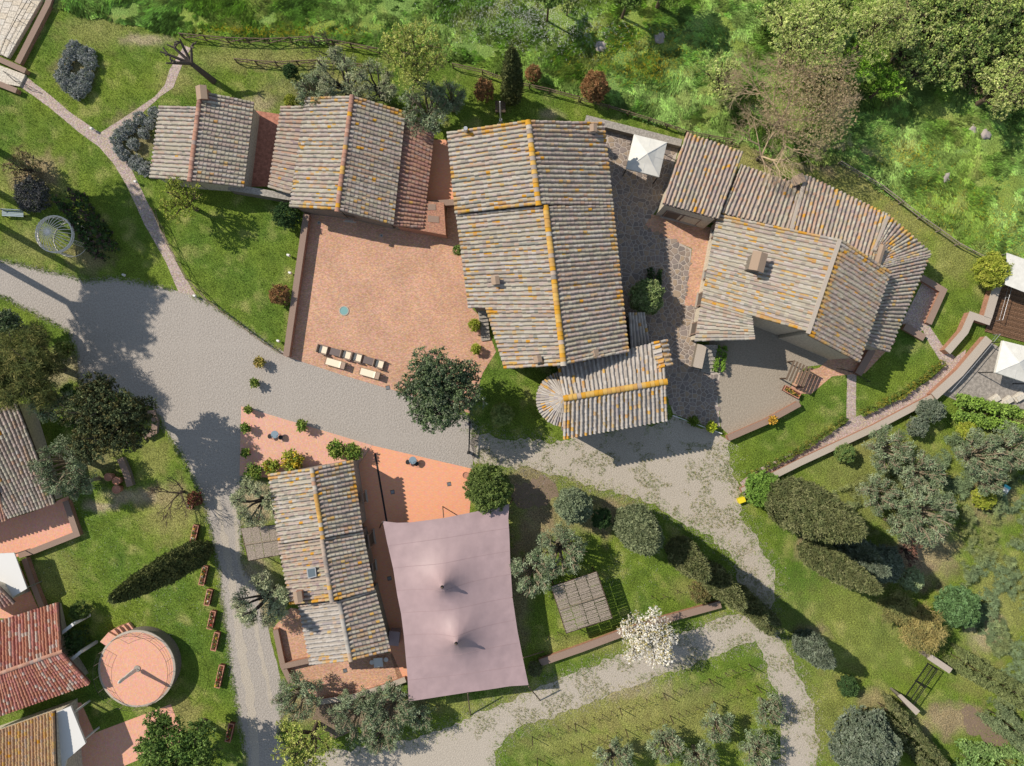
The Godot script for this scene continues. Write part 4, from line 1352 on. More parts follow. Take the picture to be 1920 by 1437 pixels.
# ------------------------------------------------------------------ site objects
# four-cornered cloth on four posts; corners px at eave height, rising to a peak
func marquee(label: String, q: Array, eave: float, peak: Array):
	var b := thing("marquee", label, "gazebo", P((q[0] + q[4]) / 2.0, (q[1] + q[5]) / 2.0), "white square gazebos")
	var st := mb()
	var top := P(peak[0], peak[1], peak[2])
	var cs := []
	for i in 4: cs.append(P(q[i * 2], q[i * 2 + 1], eave))
	for i in 4:
		var a: Vector3 = cs[i]
		var c: Vector3 = cs[(i + 1) % 4]
		# slightly sagging panel
		var ma := a.lerp(top, 0.5) - Vector3(0, 0.05, 0)
		var mc := c.lerp(top, 0.5) - Vector3(0, 0.05, 0)
		quad(st, a, c, mc, ma)
		tri(st, ma, mc, top)
		quad(st, a - Vector3(0, 0.25, 0), c - Vector3(0, 0.25, 0), c, a)
	obj("canopy", st, mt["white_cloth"], b)
	for i in 4:
		st = mb()
		bar(st, cs[i] + Vector3(0, 0.015, 0), cs[i].lerp(top, 0.5) - Vector3(0, 0.035, 0), 0.05, 0.02)
		bar(st, cs[i].lerp(top, 0.5) - Vector3(0, 0.035, 0), top + Vector3(0, 0.01, 0), 0.05, 0.02)
		obj("seam", st, mt["white_paint"], b)
		st = mb()
		bar(st, cs[i].lerp(cs[(i + 1) % 4], 0.5) + Vector3(0, 0.012, 0), cs[i].lerp(cs[(i + 1) % 4], 0.5).lerp(top, 0.5) - Vector3(0, 0.038, 0), 0.03, 0.015)
		obj("seam", st, mt["white_paint"], b)
	for i in 4:
		st = mb()
		tube(st, Vector3(cs[i].x, 0, cs[i].z).lerp(Vector3(top.x, 0, top.z), 0.05), Vector3(cs[i].x, eave - 0.1, cs[i].z).lerp(Vector3(top.x, eave - 0.1, top.z), 0.05), 0.045, 0.045, 8)
		obj("post", st, mt["iron"], b)

func pot(label: String, px: float, py: float, r: float, h: float, m := "terracotta") -> Node3D:
	var p := P(px, py)
	var b := thing("flower_pot", label, "pot", p, "terracotta pots")
	var st := mb()
	lathe(st, p, [[0.0, 0.0], [r * 0.7, 0.0], [r * 0.95, h * 0.85], [r, h * 0.86], [r, h], [r * 0.86, h], [r * 0.84, h - 0.05], [0.0, h - 0.08]], 16)
	obj("pot_body", st, mt[m], b)
	return b

func leaves(parent: Node, called: String, c: Vector3, rad: Vector3, n: int, mesh: String, cols: Array, sc := 1.0, m := "leaf", shell := 0.4):
	var xs := []
	var cs := []
	for i in n:
		var d := Vector3(rng.randfn(), rng.randfn(), rng.randfn()).normalized()
		var r := pow(rng.randf(), shell)
		xs.append(Transform3D(Basis.from_euler(Vector3(rng.randf_range(-0.6, 0.6), rng.randf() * TAU, rng.randf_range(-0.6, 0.6))) * Basis.from_scale(Vector3.ONE * sc * rng.randf_range(0.75, 1.25)), c + d * rad * r))
		var col: Color = cols[rng.randi() % cols.size()]
		var k := rng.randf_range(0.75, 1.25)
		cs.append(Color(col.r * k, col.g * k, col.b * k))
	return multi(called, msh[mesh], mt[m], parent, xs, cs)

func potted(label: String, px: float, py: float, r: float, h: float, cols: Array, wide := 0.4, tall := 0.5, n := 30):
	var b := pot(label, px, py, r, h)
	var p := P(px, py)
	var st := mb()
	for i in 5:
		var a := i * TAU / 5 + rng.randf()
		tube(st, p + Vector3(0, h - 0.08, 0), p + Vector3(cos(a) * wide * 0.5, h + tall * 0.7, sin(a) * wide * 0.5), 0.015, 0.008, 4)
	obj("stem", st, mt["bark"], b)
	leaves(b, "foliage", p + Vector3(0, h + tall * 0.5, 0), Vector3(wide, tall * 0.5, wide), n, "big", cols)

func cafe_set(label: String, px: float, py: float, top: String, chairs: Array, metal := "iron"):
	var p := P(px, py, 0.0)
	var b := thing("cafe_table", "round " + label, "table", p, "outdoor tables")
	var st := mb()
	lathe(st, p, [[0.0, 0.72], [0.33, 0.72], [0.34, 0.74], [0.33, 0.755], [0.0, 0.755]], 24)
	obj("table_top", st, mt[top], b)
	for i in 3:
		st = mb()
		var a := i * TAU / 3
		tube(st, p + Vector3(cos(a) * 0.28, 0, sin(a) * 0.28), p + Vector3(-cos(a) * 0.2, 0.72, -sin(a) * 0.2), 0.013, 0.013, 5)
		obj("leg", st, mt[metal], b)
	var k := 0
	for c in chairs:
		chair("%s chair %s the round %s" % [c[3], c[4], label], P(c[0], c[1]), c[2], metal)
		k += 1

func chair(label: String, p: Vector3, turn: float, metal := "iron", seat := "iron"):
	var b := thing("garden_chair", label, "chair", p, "garden chairs")
	var bs := Basis(Vector3.UP, turn)
	var st := mb()
	lathe(st, p, [[0.0, 0.43], [0.2, 0.43], [0.21, 0.45], [0.0, 0.455]], 14)
	obj("seat", st, mt[seat], b)
	for s in [[-1, -1], [1, -1], [1, 1], [-1, 1]]:
		st = mb()
		tube(st, p + bs * Vector3(s[0] * 0.19, 0, s[1] * 0.19), p + bs * Vector3(s[0] * 0.15, 0.43, s[1] * 0.15), 0.012, 0.012, 5)
		obj("leg", st, mt[metal], b)
	st = mb()
	var pts := []
	for i in 11:
		var a := PI * i / 10.0
		pts.append(p + bs * Vector3(cos(a) * 0.19, 0.45 + sin(a) * 0.42, 0.2 + sin(a) * 0.06))
	path_tube(st, pts, 0.012, 5)
	obj("backrest", st, mt[metal], b)

func lounger(label: String, p: Vector3, turn: float, towel: bool):
	var b := thing("sun_lounger", label, "sun lounger", p, "sun loungers on the brick terrace")
	var bs := Basis(Vector3.UP, turn)
	var st := mb()
	for s in [-1, 1]:
		bar(st, p + bs * Vector3(-0.95, 0.32, s * 0.32), p + bs * Vector3(0.95, 0.32, s * 0.32), 0.05, 0.05)
	bar(st, p + bs * Vector3(-0.95, 0.32, -0.32), p + bs * Vector3(-0.95, 0.32, 0.32), 0.05, 0.05)
	bar(st, p + bs * Vector3(0.95, 0.32, -0.32), p + bs * Vector3(0.95, 0.32, 0.32), 0.05, 0.05)
	obj("frame", st, mt["wood_pale"], b)
	for q in [[-0.85, -0.3], [0.85, -0.3], [0.85, 0.3], [-0.85, 0.3]]:
		st = mb()
		tube(st, p + bs * Vector3(q[0], 0, q[1]), p + bs * Vector3(q[0], 0.31, q[1]), 0.03, 0.03, 5)
		obj("leg", st, mt["wood_pale"], b)
	for i in 9:
		st = mb()
		var x := -0.82 + i * 0.2
		if x > 0.35: break
		bar(st, p + bs * Vector3(x, 0.345, -0.3), p + bs * Vector3(x, 0.345, 0.3), 0.1, 0.02)
		obj("slat", st, mt["wicker"], b)
	st = mb()
	bar(st, p + bs * Vector3(0.35, 0.35, 0), p + bs * Vector3(0.92, 0.68, 0), 0.6, 0.03)
	obj("backrest", st, mt["wicker"], b)
	if towel:
		st = mb()
		bar(st, p + bs * Vector3(-0.85, 0.385, 0), p + bs * Vector3(0.34, 0.385, 0), 0.58, 0.05)
		bar(st, p + bs * Vector3(0.345, 0.40, 0), p + bs * Vector3(0.5, 0.49, 0), 0.58, 0.05)
		obj("cushion", st, mt["cream"], b)

func armchair(label: String, p: Vector3, turn: float):
	var b := thing("garden_armchair", label, "armchair", p, "cream armchairs on the brick terrace")
	var bs := Basis(Vector3.UP, turn)
	var st := mb()
	box(st, p + bs * Vector3(0.05, 0.1, 0), 0.78, 0.22, 0.72, turn)
	obj("seat_frame", st, mt["wicker"], b)
	for s in [-1, 1]:
		st = mb()
		bar(st, p + bs * Vector3(-0.3, 0.5, s * 0.37), p + bs * Vector3(0.45, 0.5, s * 0.37), 0.09, 0.08)
		obj("armrest", st, mt["wicker"], b)
		for x in [-0.28, 0.42]:
			st = mb()
			bar(st, p + bs * Vector3(x, 0, s * 0.36), p + bs * Vector3(x, 0.48, s * 0.36), 0.06, 0.06)
			obj("leg", st, mt["wicker"], b)
	st = mb()
	bar(st, p + bs * Vector3(-0.34, 0.3, 0), p + bs * Vector3(-0.45, 0.78, 0), 0.72, 0.07)
	obj("backrest", st, mt["wicker"], b)
	st = mb()
	box(st, p + bs * Vector3(0.05, 0.32, 0), 0.66, 0.12, 0.6, turn)
	obj("cushion", st, mt["cream"], b)

func low_table(label: String, p: Vector3, turn: float):
	var b := thing("low_table", label, "table", p, "low tables on the brick terrace")
	var bs := Basis(Vector3.UP, turn)
	var st := mb()
	box(st, p + Vector3(0, 0.38, 0), 0.95, 0.05, 0.62, turn)
	obj("table_top", st, mt["table_dark"], b)
	for s in [[-1, -1], [1, -1], [1, 1], [-1, 1]]:
		st = mb()
		box(st, p + bs * Vector3(s[0] * 0.4, 0, s[1] * 0.25), 0.07, 0.38, 0.07, turn)
		obj("leg", st, mt["wicker"], b)

func build_tent():
	var edge_px := [[717,978], [745,980], [771,979], [832,971], [892,959], [925,952], [955,946], [953,972], [955,1000], [957,1060], [961,1120], [970,1180], [980,1232], [991,1286], [955,1286], [915,1292], [877,1299], [820,1306], [766,1317], [764,1260], [758,1190], [753,1150], [746,1115], [738,1065], [726,1015]]
	var peaks := [P(830, 1098, 5.2), P(856, 1203, 5.2)]
	var ring := []
	for i in edge_px.size():
		ring.append(P(edge_px[i][0], edge_px[i][1], 2.9 + (0.25 if i in [0, 6, 13, 16, 18] else 0.0)))
	var b := thing("stretch_tent", "large mauve stretch tent with two peaks below the orange terrace", "tent", P(850, 1140))
	# cloth height: two cones melting into a low plane
	var poly := PackedVector2Array()
	for v in ring: poly.append(v2(v))
	var hf := func(x: float, z: float) -> float:
		var h := 3.05
		for p in peaks:
			var d := Vector2(x - p.x, z - p.z).length()
			h += 0.012 * sin(atan2(z - p.z, x - p.x) * 11.0) * exp(-d * 0.55) * minf(d, 1.0)
			h += 2.1 * exp(-d * 0.95) + 0.55 * exp(-d * d * 0.09)
		return h + 0.025 * noise2.get_noise_2d(x * 0.6, z * 0.6)
	var st := mb()
	st.set_smooth_group(0)
	# polar grid round the middle: rings shrink from the edge, the cloth height eases to the edge height
	var mid := Vector2(v2(peaks[0]).lerp(v2(peaks[1]), 0.5))
	var step := 0.16
	var lo := Vector2(1e9, 1e9)
	var hi := Vector2(-1e9, -1e9)
	for p in poly:
		lo = lo.min(p); hi = hi.max(p)
	var nx := int((hi.x - lo.x) / step) + 1
	var nz := int((hi.y - lo.y) / step) + 1
	var fine := ragged(poly, 0.0)
	for j in nz:
		for i in nx:
			var c := lo + Vector2(i, j) * step
			var cell := PackedVector2Array([c, c + Vector2(step, 0), c + Vector2(step, step), c + Vector2(0, step)])
			var inside := 0
			for k in 4:
				if Geometry2D.is_point_in_polygon(cell[k], fine): inside += 1
			if inside == 0: continue
			var parts := [cell] if inside == 4 else Geometry2D.intersect_polygons(cell, fine)
			for pp in parts:
				var ids := Geometry2D.triangulate_polygon(pp)
				for k in range(0, ids.size(), 3):
					var t := [pp[ids[k]], pp[ids[k + 1]], pp[ids[k + 2]]]
					if (t[1] - t[0]).cross(t[2] - t[0]) < 0: t = [t[0], t[2], t[1]]
					for q in t: st.add_vertex(Vector3(q.x, hf.call(q.x, q.y), q.y))
	st.index()
	obj("canopy", st, mt["tent"], b)
	# welded seams across the cloth
	for f in [0.12, 0.25, 0.38, 0.51, 0.64, 0.77, 0.9]:
		var a: Vector3 = P(lerpf(720, 766, f), lerpf(985, 1308, f), 3.0)
		var e: Vector3 = P(lerpf(954, 988, f), lerpf(950, 1280, f), 3.0)
		st = mb()
		var last
		for i in 61:
			var p := a.lerp(e, i / 60.0)
			if not Geometry2D.is_point_in_polygon(v2(p), poly): continue
			p.y = hf.call(p.x, p.z) + 0.006
			if last != null: bar(st, last, p, 0.035, 0.006)
			last = p
		obj("seam", st, mt["seam"], b)
	for p in peaks:
		st = mb()
		tube(st, Vector3(p.x, 0, p.z), Vector3(p.x, hf.call(p.x, p.z) + 0.12, p.z), 0.06, 0.06, 8)
		obj("mast", st, mt["wood"], b)
		st = mb()
		var t := Vector3(p.x, hf.call(p.x, p.z) - 0.02, p.z)
		lathe(st, t, [[0.14, -0.1], [0.1, 0.06], [0.0, 0.12]], 12)
		obj("mast_cap", st, mt["dark"], b)
	for q in [[877,1300, 882,1342], [991,1287, 1013,1314], [955,947, 962,935], [717,978, 712,990], [766,1317, 760,1330], [832,970, 830,950], [960,1120, 985,1112], [981,1233, 1020,1222]]:
		st = mb()
		var topp := P(q[0], q[1], 3.05)
		var base := P(q[2], q[3], 0.0)
		tube(st, base, topp + Vector3(0, 0.1, 0), 0.05, 0.05, 6)
		obj("edge_pole", st, mt["wood"], b)

func build_site_objects():
	build_tent()
	marquee("white square gazebo standing in the paved courtyard", [1189,252, 1251,267, 1236,332, 1174,316], 2.4, [1214,288,3.2])
	marquee("white square gazebo on the concrete terrace at the right edge", [1881,639, 1950,656, 1938,722, 1867,699], 2.4, [1912,680,3.2])
	var st := mb()
	prism(st, poly_of([1888,474, 1990,510, 1990,575, 1885,534], 2.3), 2.27, 2.3)
	var b := thing("tarpaulin", "white tarpaulin stretched above the wooden deck at right", "awning", P(1900, 510))
	obj("sheet", st, mt["white_cloth"], b)
	for q in [[1888,476], [1886,532]]:
		st = mb()
		var pp := P(q[0], q[1], 2.27)
		tube(st, Vector3(pp.x, 0, pp.z), Vector3(pp.x, 2.27, pp.z), 0.04, 0.04, 6)
		obj("post", st, mt["steel"], b)
	# reed pergolas
	pergola("reed roofed pergola on the lawn right of the mauve tent", [1034,1101, 1119,1073, 1148,1159, 1062,1188], 2.5)
	pergola("reed roofed pergola against the left side of tent side house", [452,992, 520,985, 526,1040, 466,1052], 2.4)
	# loungers in a row, seats towards the right
	var t := -0.27
	for q in [[607,656,"first cream armchair from the left in the terrace row"], [651,666,"second cream armchair from the left in the terrace row"], [671,671,"third cream armchair from the left in the terrace row"], [712,683,"fourth cream armchair, rightmost in the terrace row"]]:
		armchair(q[2], P(q[0], q[1]), t)
	for q in [[631,661,"dark low table between the two left armchairs"], [693,677,"dark low table between the two right armchairs"]]:
		low_table(q[2], P(q[0], q[1]), t)
	lounger("left lounger of the lower pair on brick terrace", P(631,682), t, true)
	lounger("right lounger of the lower pair on brick terrace", P(695,701), t, true)
	# round glass cover in the terrace
	b = thing("glass_cover", "round blue glass cover set in the brick terrace", "skylight", P(645, 583))
	st = mb()
	lathe(st, P(645, 583), [[0.45, 0.012], [0.45, 0.06], [0.36, 0.07], [0.36, 0.05]], 28)
	obj("rim", st, mt["coping_pale"], b)
	st = mb()
	lathe(st, P(645, 583), [[0.36, 0.045], [0.0, 0.05]], 28)
	obj("pane", st, mt["pool_glass"], b)
	for q in [[598,418,"left round drain light near the terrace house"], [715,442,"right round drain light near the terrace house"]]:
		b = thing("drain_light", q[2], "light fitting", P(q[0], q[1]))
		st = mb()
		lathe(st, P(q[0], q[1]), [[0.16, 0.012], [0.16, 0.05], [0.09, 0.05], [0.08, 0.03]], 16)
		obj("ring", st, mt["coping_pale"], b)
		st = mb()
		lathe(st, P(q[0], q[1]), [[0.08, 0.03], [0.0, 0.035]], 12)
		obj("lens", st, mt["glass"], b)
	for q in [[736,863,"left"], [842,908,"right"]]: pass
	var gi := 0
	for q in [[736,923,"square dark drain grate in the shade on orange terrace"], [842,908,"square drain grate on sunlit orange terrace"], [730,1085,"dark grate between tent and tent side house"], [647,1258,"square drain grate on the patio below the tent side house"], [727,727,"square drain grate at the lower edge of brick terrace"]]:
		b = thing("drain_grate", q[2], "grate", P(q[0], q[1]))
		st = mb()
		box(st, P(q[0], q[1], 0.012) , 0.36, 0.012, 0.36, 0.2)
		obj("frame", st, mt["iron"], b)
		for i in 4:
			st = mb()
			var o := Basis(Vector3.UP, 0.2) * Vector3(-0.12 + i * 0.08, 0.026, 0)
			bar(st, P(q[0], q[1]) + o + Basis(Vector3.UP, 0.2) * Vector3(0, 0, -0.14), P(q[0], q[1]) + o + Basis(Vector3.UP, 0.2) * Vector3(0, 0, 0.14), 0.035, 0.01)
			obj("grate_bar", st, mt["steel"], b)
	# cable cover strip across the orange terrace
	b = thing("drain_channel", "long dark drain channel across the orange terrace", "drain", P(712, 910))
	st = mb()
	bar(st, P(703, 850) + Vector3(0, 0.02, 0), P(725, 978) + Vector3(0, 0.02, 0), 0.16, 0.02)
	obj("channel", st, mt["iron"], b)
	# barrier pole across the lane by the big oak
	b = thing("barrier_pole", "thin dark barrier pole lying below the big round oak", "pole", P(879, 830))
	st = mb()
	tube(st, P(881, 790, 0.9), P(879, 850, 0.9), 0.06, 0.06, 8)
	obj("pole", st, mt["iron"], b)
	st = mb()
	box(st, P(879, 848), 0.2, 0.95, 0.2)
	obj("stand", st, mt["iron"], b)
	st = mb()
	box(st, P(881, 793), 0.16, 0.9, 0.16)
	obj("rest", st, mt["iron"], b)
	# tables and chairs
	cafe_set("blue table on the pink tiled terrace", 520, 814, "table_blue", [[509,818, 1.4, "wire", "left of"], [529,820, -1.9, "wire", "right of"]])
	cafe_set("blue table on the orange terrace", 776, 862, "table_blue", [[766,866, 1.4, "wire", "left of"], [782,869, -2.4, "wire", "right of"]])
	b = thing("white_table", "square white plastic table beside the tent side house", "table", P(712, 1237))
	st = mb()
	box(st, P(712, 1237) + Vector3(0, 0.7, 0), 0.8, 0.04, 0.8, 0.1)
	obj("table_top", st, mt["white_paint"], b)
	for s in [[-1, -1], [1, -1], [1, 1], [-1, 1]]:
		st = mb()
		tube(st, P(712, 1237) + Vector3(s[0] * 0.32, 0, s[1] * 0.32), P(712, 1237) + Vector3(s[0] * 0.32, 0.7, s[1] * 0.32), 0.03, 0.03, 6)
		obj("leg", st, mt["white_paint"], b)
	chair("white plastic chair left of the square white table", P(699, 1239), 1.6, "white_paint", "white_paint")
	chair("white plastic chair right of the square white table", P(725, 1234), -1.6, "white_paint", "white_paint")
	# small box by the house wall
	b = thing("utility_cabinet", "pinkish cabinet between the tent side house and tent", "cabinet", P(742, 1190))
	st = mb()
	box(st, P(742, 1190), 0.85, 1.0, 1.15, -0.1)
	obj("cabinet_body", st, mt["seam"], b)
	st = mb()
	box(st, P(742, 1190) + Vector3(0, 1.0, 0), 0.95, 0.05, 1.25, -0.1)
	obj("lid", st, mt["tent"], b)
	# pots round the tiled terrace
	var green := [Color(0.16, 0.24, 0.04), Color(0.1, 0.18, 0.03), Color(0.24, 0.3, 0.06)]
	var yel := [Color(0.3, 0.33, 0.05), Color(0.2, 0.26, 0.04), Color(0.55, 0.42, 0.04)]
	potted("potted green shrub at the top corner of pink tiled terrace", 470, 768, 0.24, 0.45, green, 0.3, 0.5)
	potted("potted green shrub in the middle of the tiled terrace's left edge", 466, 802, 0.24, 0.45, green, 0.36, 0.6)
	potted("potted green shrub low on the tiled terrace's left edge", 466, 848, 0.24, 0.45, green, 0.32, 0.6)
	potted("potted lemon tree by the sloping edge of tiled terrace", 571, 797, 0.24, 0.45, green, 0.45, 0.9, 40)
	potted("potted yellowish plant in the gravel, upper of two", 491, 680, 0.2, 0.4, [Color(0.3, 0.26, 0.06), Color(0.35, 0.25, 0.08)], 0.42, 0.6, 40)
	potted("potted green plant in the gravel, lower of two", 482, 718, 0.2, 0.4, green, 0.35, 0.5)
	potted("bushy yellow-green lemon shrub left of house gable", 555, 862, 0.35, 0.5, yel, 0.95, 1.2, 150)
	potted("low green shrub left of the yellow lemon shrub", 515, 872, 0.3, 0.45, yel, 0.7, 0.8, 70)
	potted("tall green lemon shrub above the house gable, left one", 637, 842, 0.35, 0.5, green, 0.8, 1.3, 100)
	potted("tall green lemon shrub above the house gable, right one", 668, 845, 0.35, 0.5, green, 0.75, 1.2, 90)
	potted("small green shrub at the tiled terrace's lower left corner", 480, 884, 0.3, 0.45, green, 0.75, 0.6, 70)
	pot("upper of three big empty terracotta pots", 211, 893, 0.36, 0.75)
	pot("middle of three big empty terracotta pots", 226, 900, 0.36, 0.75)
	pot("lower of three big empty terracotta pots", 226, 916, 0.38, 0.75)
	pot("terracotta pot by the topiary at the orange terrace", 874, 890, 0.3, 0.55)
	potted("green potted bush on chain posts, left of pair", 1297, 790, 0.26, 0.4, [Color(0.16, 0.22, 0.03), Color(0.1, 0.16, 0.02)], 0.36, 0.5, 60)
	potted("bright yellow-green potted bush on chain posts, right of pair", 1330, 800, 0.26, 0.4, [Color(0.4, 0.45, 0.04), Color(0.3, 0.38, 0.03)], 0.36, 0.5, 60)
	potted("orange flowering pot on the gravel yard wall, lower", 1440, 787, 0.22, 0.9, [Color(0.6, 0.35, 0.05), Color(0.3, 0.25, 0.04)], 0.25, 0.3, 20)
	b = thing("chain_rail", "white rail between chapel corner and the gravel yard wall", "rail", P(1310, 797))
	st = mb()
	bar(st, P(1260, 779) + Vector3(0, 0.3, 0), P(1352, 813) + Vector3(0, 0.3, 0), 0.08, 0.08)
	obj("rail", st, mt["white_paint"], b)
	for f in [0.02, 0.5, 0.98]:
		st = mb()
		box(st, P(1260, 779).lerp(P(1352, 813), f), 0.09, 0.26, 0.09)
		obj("post", st, mt["white_paint"], b)
	# planter with orange flowers at the gravel yard
	planter("terracotta planter box of orange flowers at the gravel yard corner", 1482, 735, 1.5, 0.5, -0.5, [Color(0.7, 0.4, 0.05), Color(0.5, 0.35, 0.08)])
	# planter boxes along the drive
	var fl := [Color(0.5, 0.08, 0.05), Color(0.75, 0.55, 0.05), Color(0.2, 0.26, 0.06), Color(0.7, 0.65, 0.6)]
	var pl := [[361,942,1.0,"with red shrub, first along the drive"], [368,1000,1.6,"second along the drive, under leafy plants"], [385,1077,1.7,"third along the drive, just below the leaning cypress"], [394,1118,1.4,"with dark red plant, fourth along the drive"], [400,1160,1.6,"with yellow flowers, fifth along the drive"], [407,1200,1.6,"with white flowers, sixth along the drive"], [415,1265,2.0,"with yellow and orange flowers, seventh along the drive"], [434,1370,1.6,"with purple flowers, lowest along the drive"]]
	for q in pl: planter("brown planter box " + q[3], q[0], q[1], q[2], 0.42, 1.35, fl)
	# yellow bin
	b = thing("yellow_box", "small bright yellow box at the end of the path wall", "box", P(1388, 937))
	st = mb()
	box(st, P(1388, 937), 0.6, 0.45, 0.4, 0.35)
	obj("box_body", st, mt["yellow"], b)
	st = mb()
	box(st, P(1388, 937) + Vector3(0, 0.45, 0), 0.64, 0.05, 0.44, 0.35)
	obj("lid", st, mt["yellow"], b)
	# white and turquoise barrow among the olives
	b = thing("garden_cart", "white and turquoise garden cart among the olive trees", "cart", P(1876, 918))
	var c := P(1876, 918)
	st = mb()
	box(st, c + Vector3(0, 0.35, 0), 0.95, 0.3, 0.6, 1.0)
	obj("tray", st, mt["turquoise"], b)
	st = mb()
	box(st, c + Vector3(-0.1, 0.65, 0.05), 0.6, 0.12, 0.5, 1.0)
	obj("cover", st, mt["white_paint"], b)
	for s in [-1, 1]:
		st = mb()
		var w: Vector3 = c + Basis(Vector3.UP, 1.0) * Vector3(0.3, 0.2, s * 0.34)
		tube(st, w - Basis(Vector3.UP, 1.0) * Vector3(0, 0, 0.03), w + Basis(Vector3.UP, 1.0) * Vector3(0, 0, 0.03), 0.2, 0.2, 12)
		obj("wheel", st, mt["dark"], b)
		st = mb()
		bar(st, c + Basis(Vector3.UP, 1.0) * Vector3(-0.3, 0.4, s * 0.25), c + Basis(Vector3.UP, 1.0) * Vector3(-0.9, 0.6, s * 0.25), 0.04, 0.04)
		obj("handle", st, mt["turquoise"], b)
		st = mb()
		bar(st, c + Basis(Vector3.UP, 1.0) * Vector3(-0.35, 0.0, s * 0.22), c + Basis(Vector3.UP, 1.0) * Vector3(-0.3, 0.4, s * 0.22), 0.04, 0.04)
		obj("leg", st, mt["iron"], b)
	build_iron_gazebo()
	build_gate()
	# bench, with its shade put into the slat colour
	b = thing("garden_bench", "pale blue bench in the shade near the left edge", "bench", P(26, 402))
	c = P(30, 402)
	for i in 4:
		st = mb()
		bar(st, c + Vector3(-0.95, 0.45, -0.2 + i * 0.13), c + Vector3(0.95, 0.45, -0.1 + i * 0.13), 0.1, 0.04)
		obj("seat_slat", st, mt["bench_blue_shaded"], b)
	for i in 2:
		st = mb()
		bar(st, c + Vector3(-0.95, 0.62 + i * 0.17, -0.3), c + Vector3(0.95, 0.62 + i * 0.17, -0.2), 0.04, 0.1)
		obj("back_slat", st, mt["bench_blue_shaded"], b)
	for s in [-0.8, 0.8]:
		for z in [-0.25, 0.25]:
			st = mb()
			box(st, c + Vector3(s, 0, z), 0.07, 0.46 if z > 0 else 0.85, 0.07)
			obj("leg", st, mt["iron"], b)
	# weather mast at the farmhouse gable, and a bench under it
	b = thing("weather_mast", "white pole with three stays behind the farmhouse roof", "mast", P(939, 232))
	c = P(939, 232)
	st = mb()
	tube(st, c, c + Vector3(0, 5.0, 0), 0.06, 0.05, 8)
	obj("pole", st, mt["white_paint"], b)
	for i in 3:
		st = mb()
		var a := i * TAU / 3 + 0.5
		tube(st, c + Vector3(cos(a) * 0.55, 0, sin(a) * 0.55), c + Vector3(0, 0.9, 0), 0.02, 0.02, 5)
		obj("stay", st, mt["white_paint"], b)
	st = mb()
	lathe(st, c, [[0.0, 0.82], [0.14, 0.86], [0.14, 0.98], [0.0, 1.02]], 12)
	obj("hub", st, mt["white_paint"], b)
	b = thing("slatted_table", "brown slatted picnic table beside the white pole", "table", P(937, 205))
	for i in 5:
		st = mb()
		bar(st, P(929, 197 + i * 4.4) + Vector3(0, 0.72, 0), P(948, 197 + i * 4.4) + Vector3(0, 0.72, 0), 0.17, 0.04)
		obj("slat", st, mt["wood"], b)
	for q in [[931,198], [946,198], [931,213], [946,213]]:
		st = mb()
		box(st, P(q[0], q[1]), 0.08, 0.7, 0.08)
		obj("leg", st, mt["wood_dark"], b)
	# spotlights on the lawn
	for q in [[543,480,"upper garden spotlight on lawn beside terrace wall"], [546,513,"middle garden spotlight beside terrace wall"], [524,640,"lower garden spotlight by the terrace wall's end"], [236,517,"garden lamp at the gravel edge left of stone path"], [368,556,"garden lamp where stone path meets the gravel"], [176,244,"garden lamp in the fork of the stone path"], [258,343,"garden lamp beside the stone path under the small house"]]:
		b = thing("garden_lamp", q[2], "garden lamp", P(q[0], q[1]), "small garden lamps")
		c = P(q[0], q[1])
		st = mb()
		tube(st, c, c + Vector3(0, 0.35, 0), 0.03, 0.03, 6)
		obj("stem", st, mt["iron"], b)
		st = mb()
		tube(st, c + Vector3(-0.12, 0.36, -0.05), c + Vector3(0.12, 0.44, 0.05), 0.1, 0.12, 10)
		obj("lamp_head", st, mt["white_paint"], b)
	# bales of pale stone in the meadow
	var si := 0
	for q in [[1127,89,0.62,"round flat boulder in the meadow, left of two"], [1236,73,0.5,"round flat boulder in the meadow, right of two"], [1824,243,0.4,"left boulder of the pair at right in the meadow"], [1848,253,0.5,"right boulder of the pair at right in the meadow"], [1772,335,0.52,"lone pale boulder low in the right meadow"], [1090,86,0.2,"small pale stone beside the left meadow boulder"]]:
		c = P(q[0], q[1])
		st = mb()
		st.set_smooth_group(0)
		var r: float = q[2]
		for i in 12:
			for j in 4:
				var vv := []
				for k in [[i, j], [i + 1, j], [i + 1, j + 1], [i, j + 1]]:
					var a: float = TAU * (k[0] % 12) / 12.0
					var e: float = PI * 0.5 * k[1] / 4.0
					var rr: float = r * (1.0 + 0.75 * noise2.get_noise_3d(cos(a) * cos(e) * 2.0 + q[0], sin(e) * 2.0, sin(a) * cos(e) * 2.0))
					vv.append(c + Vector3(cos(a) * cos(e) * rr, -0.05 + sin(e) * rr * 0.5 + (0.1 if k[1] > 0 else 0.0), sin(a) * cos(e) * rr))
				quad(st, vv[0], vv[1], vv[2], vv[3])
		var o := obj("boulder", st, mt["rock"] if mt.has("rock") else mat("rock", Color(0.72, 0.64, 0.6), 0.95, "speck", 0.4, 1.0))
		tag(o, q[3], "boulder", "boulders in the meadow")
	# stack of stone slabs near the concrete terrace
	for q in [[1862,748,0.9,0.5,"lower left white stone slab by concrete terrace"], [1884,752,1.1,0.5,"middle white stone slab by concrete terrace"], [1908,744,1.0,0.6,"right white stone slab by concrete terrace"]]:
		st = mb()
		box(st, P(q[0], q[1]), q[2], 0.25, q[3], 0.3 + rng.randf() * 0.4)
		box(st, P(q[0], q[1]) + Vector3(0.1, 0.252, 0.05), q[2] * 0.8, 0.14, q[3] * 0.8, 0.5)
		var o := obj("stone_slab", st, mt["travertine"])
		tag(o, q[4], "stone slab", "white stone slabs")

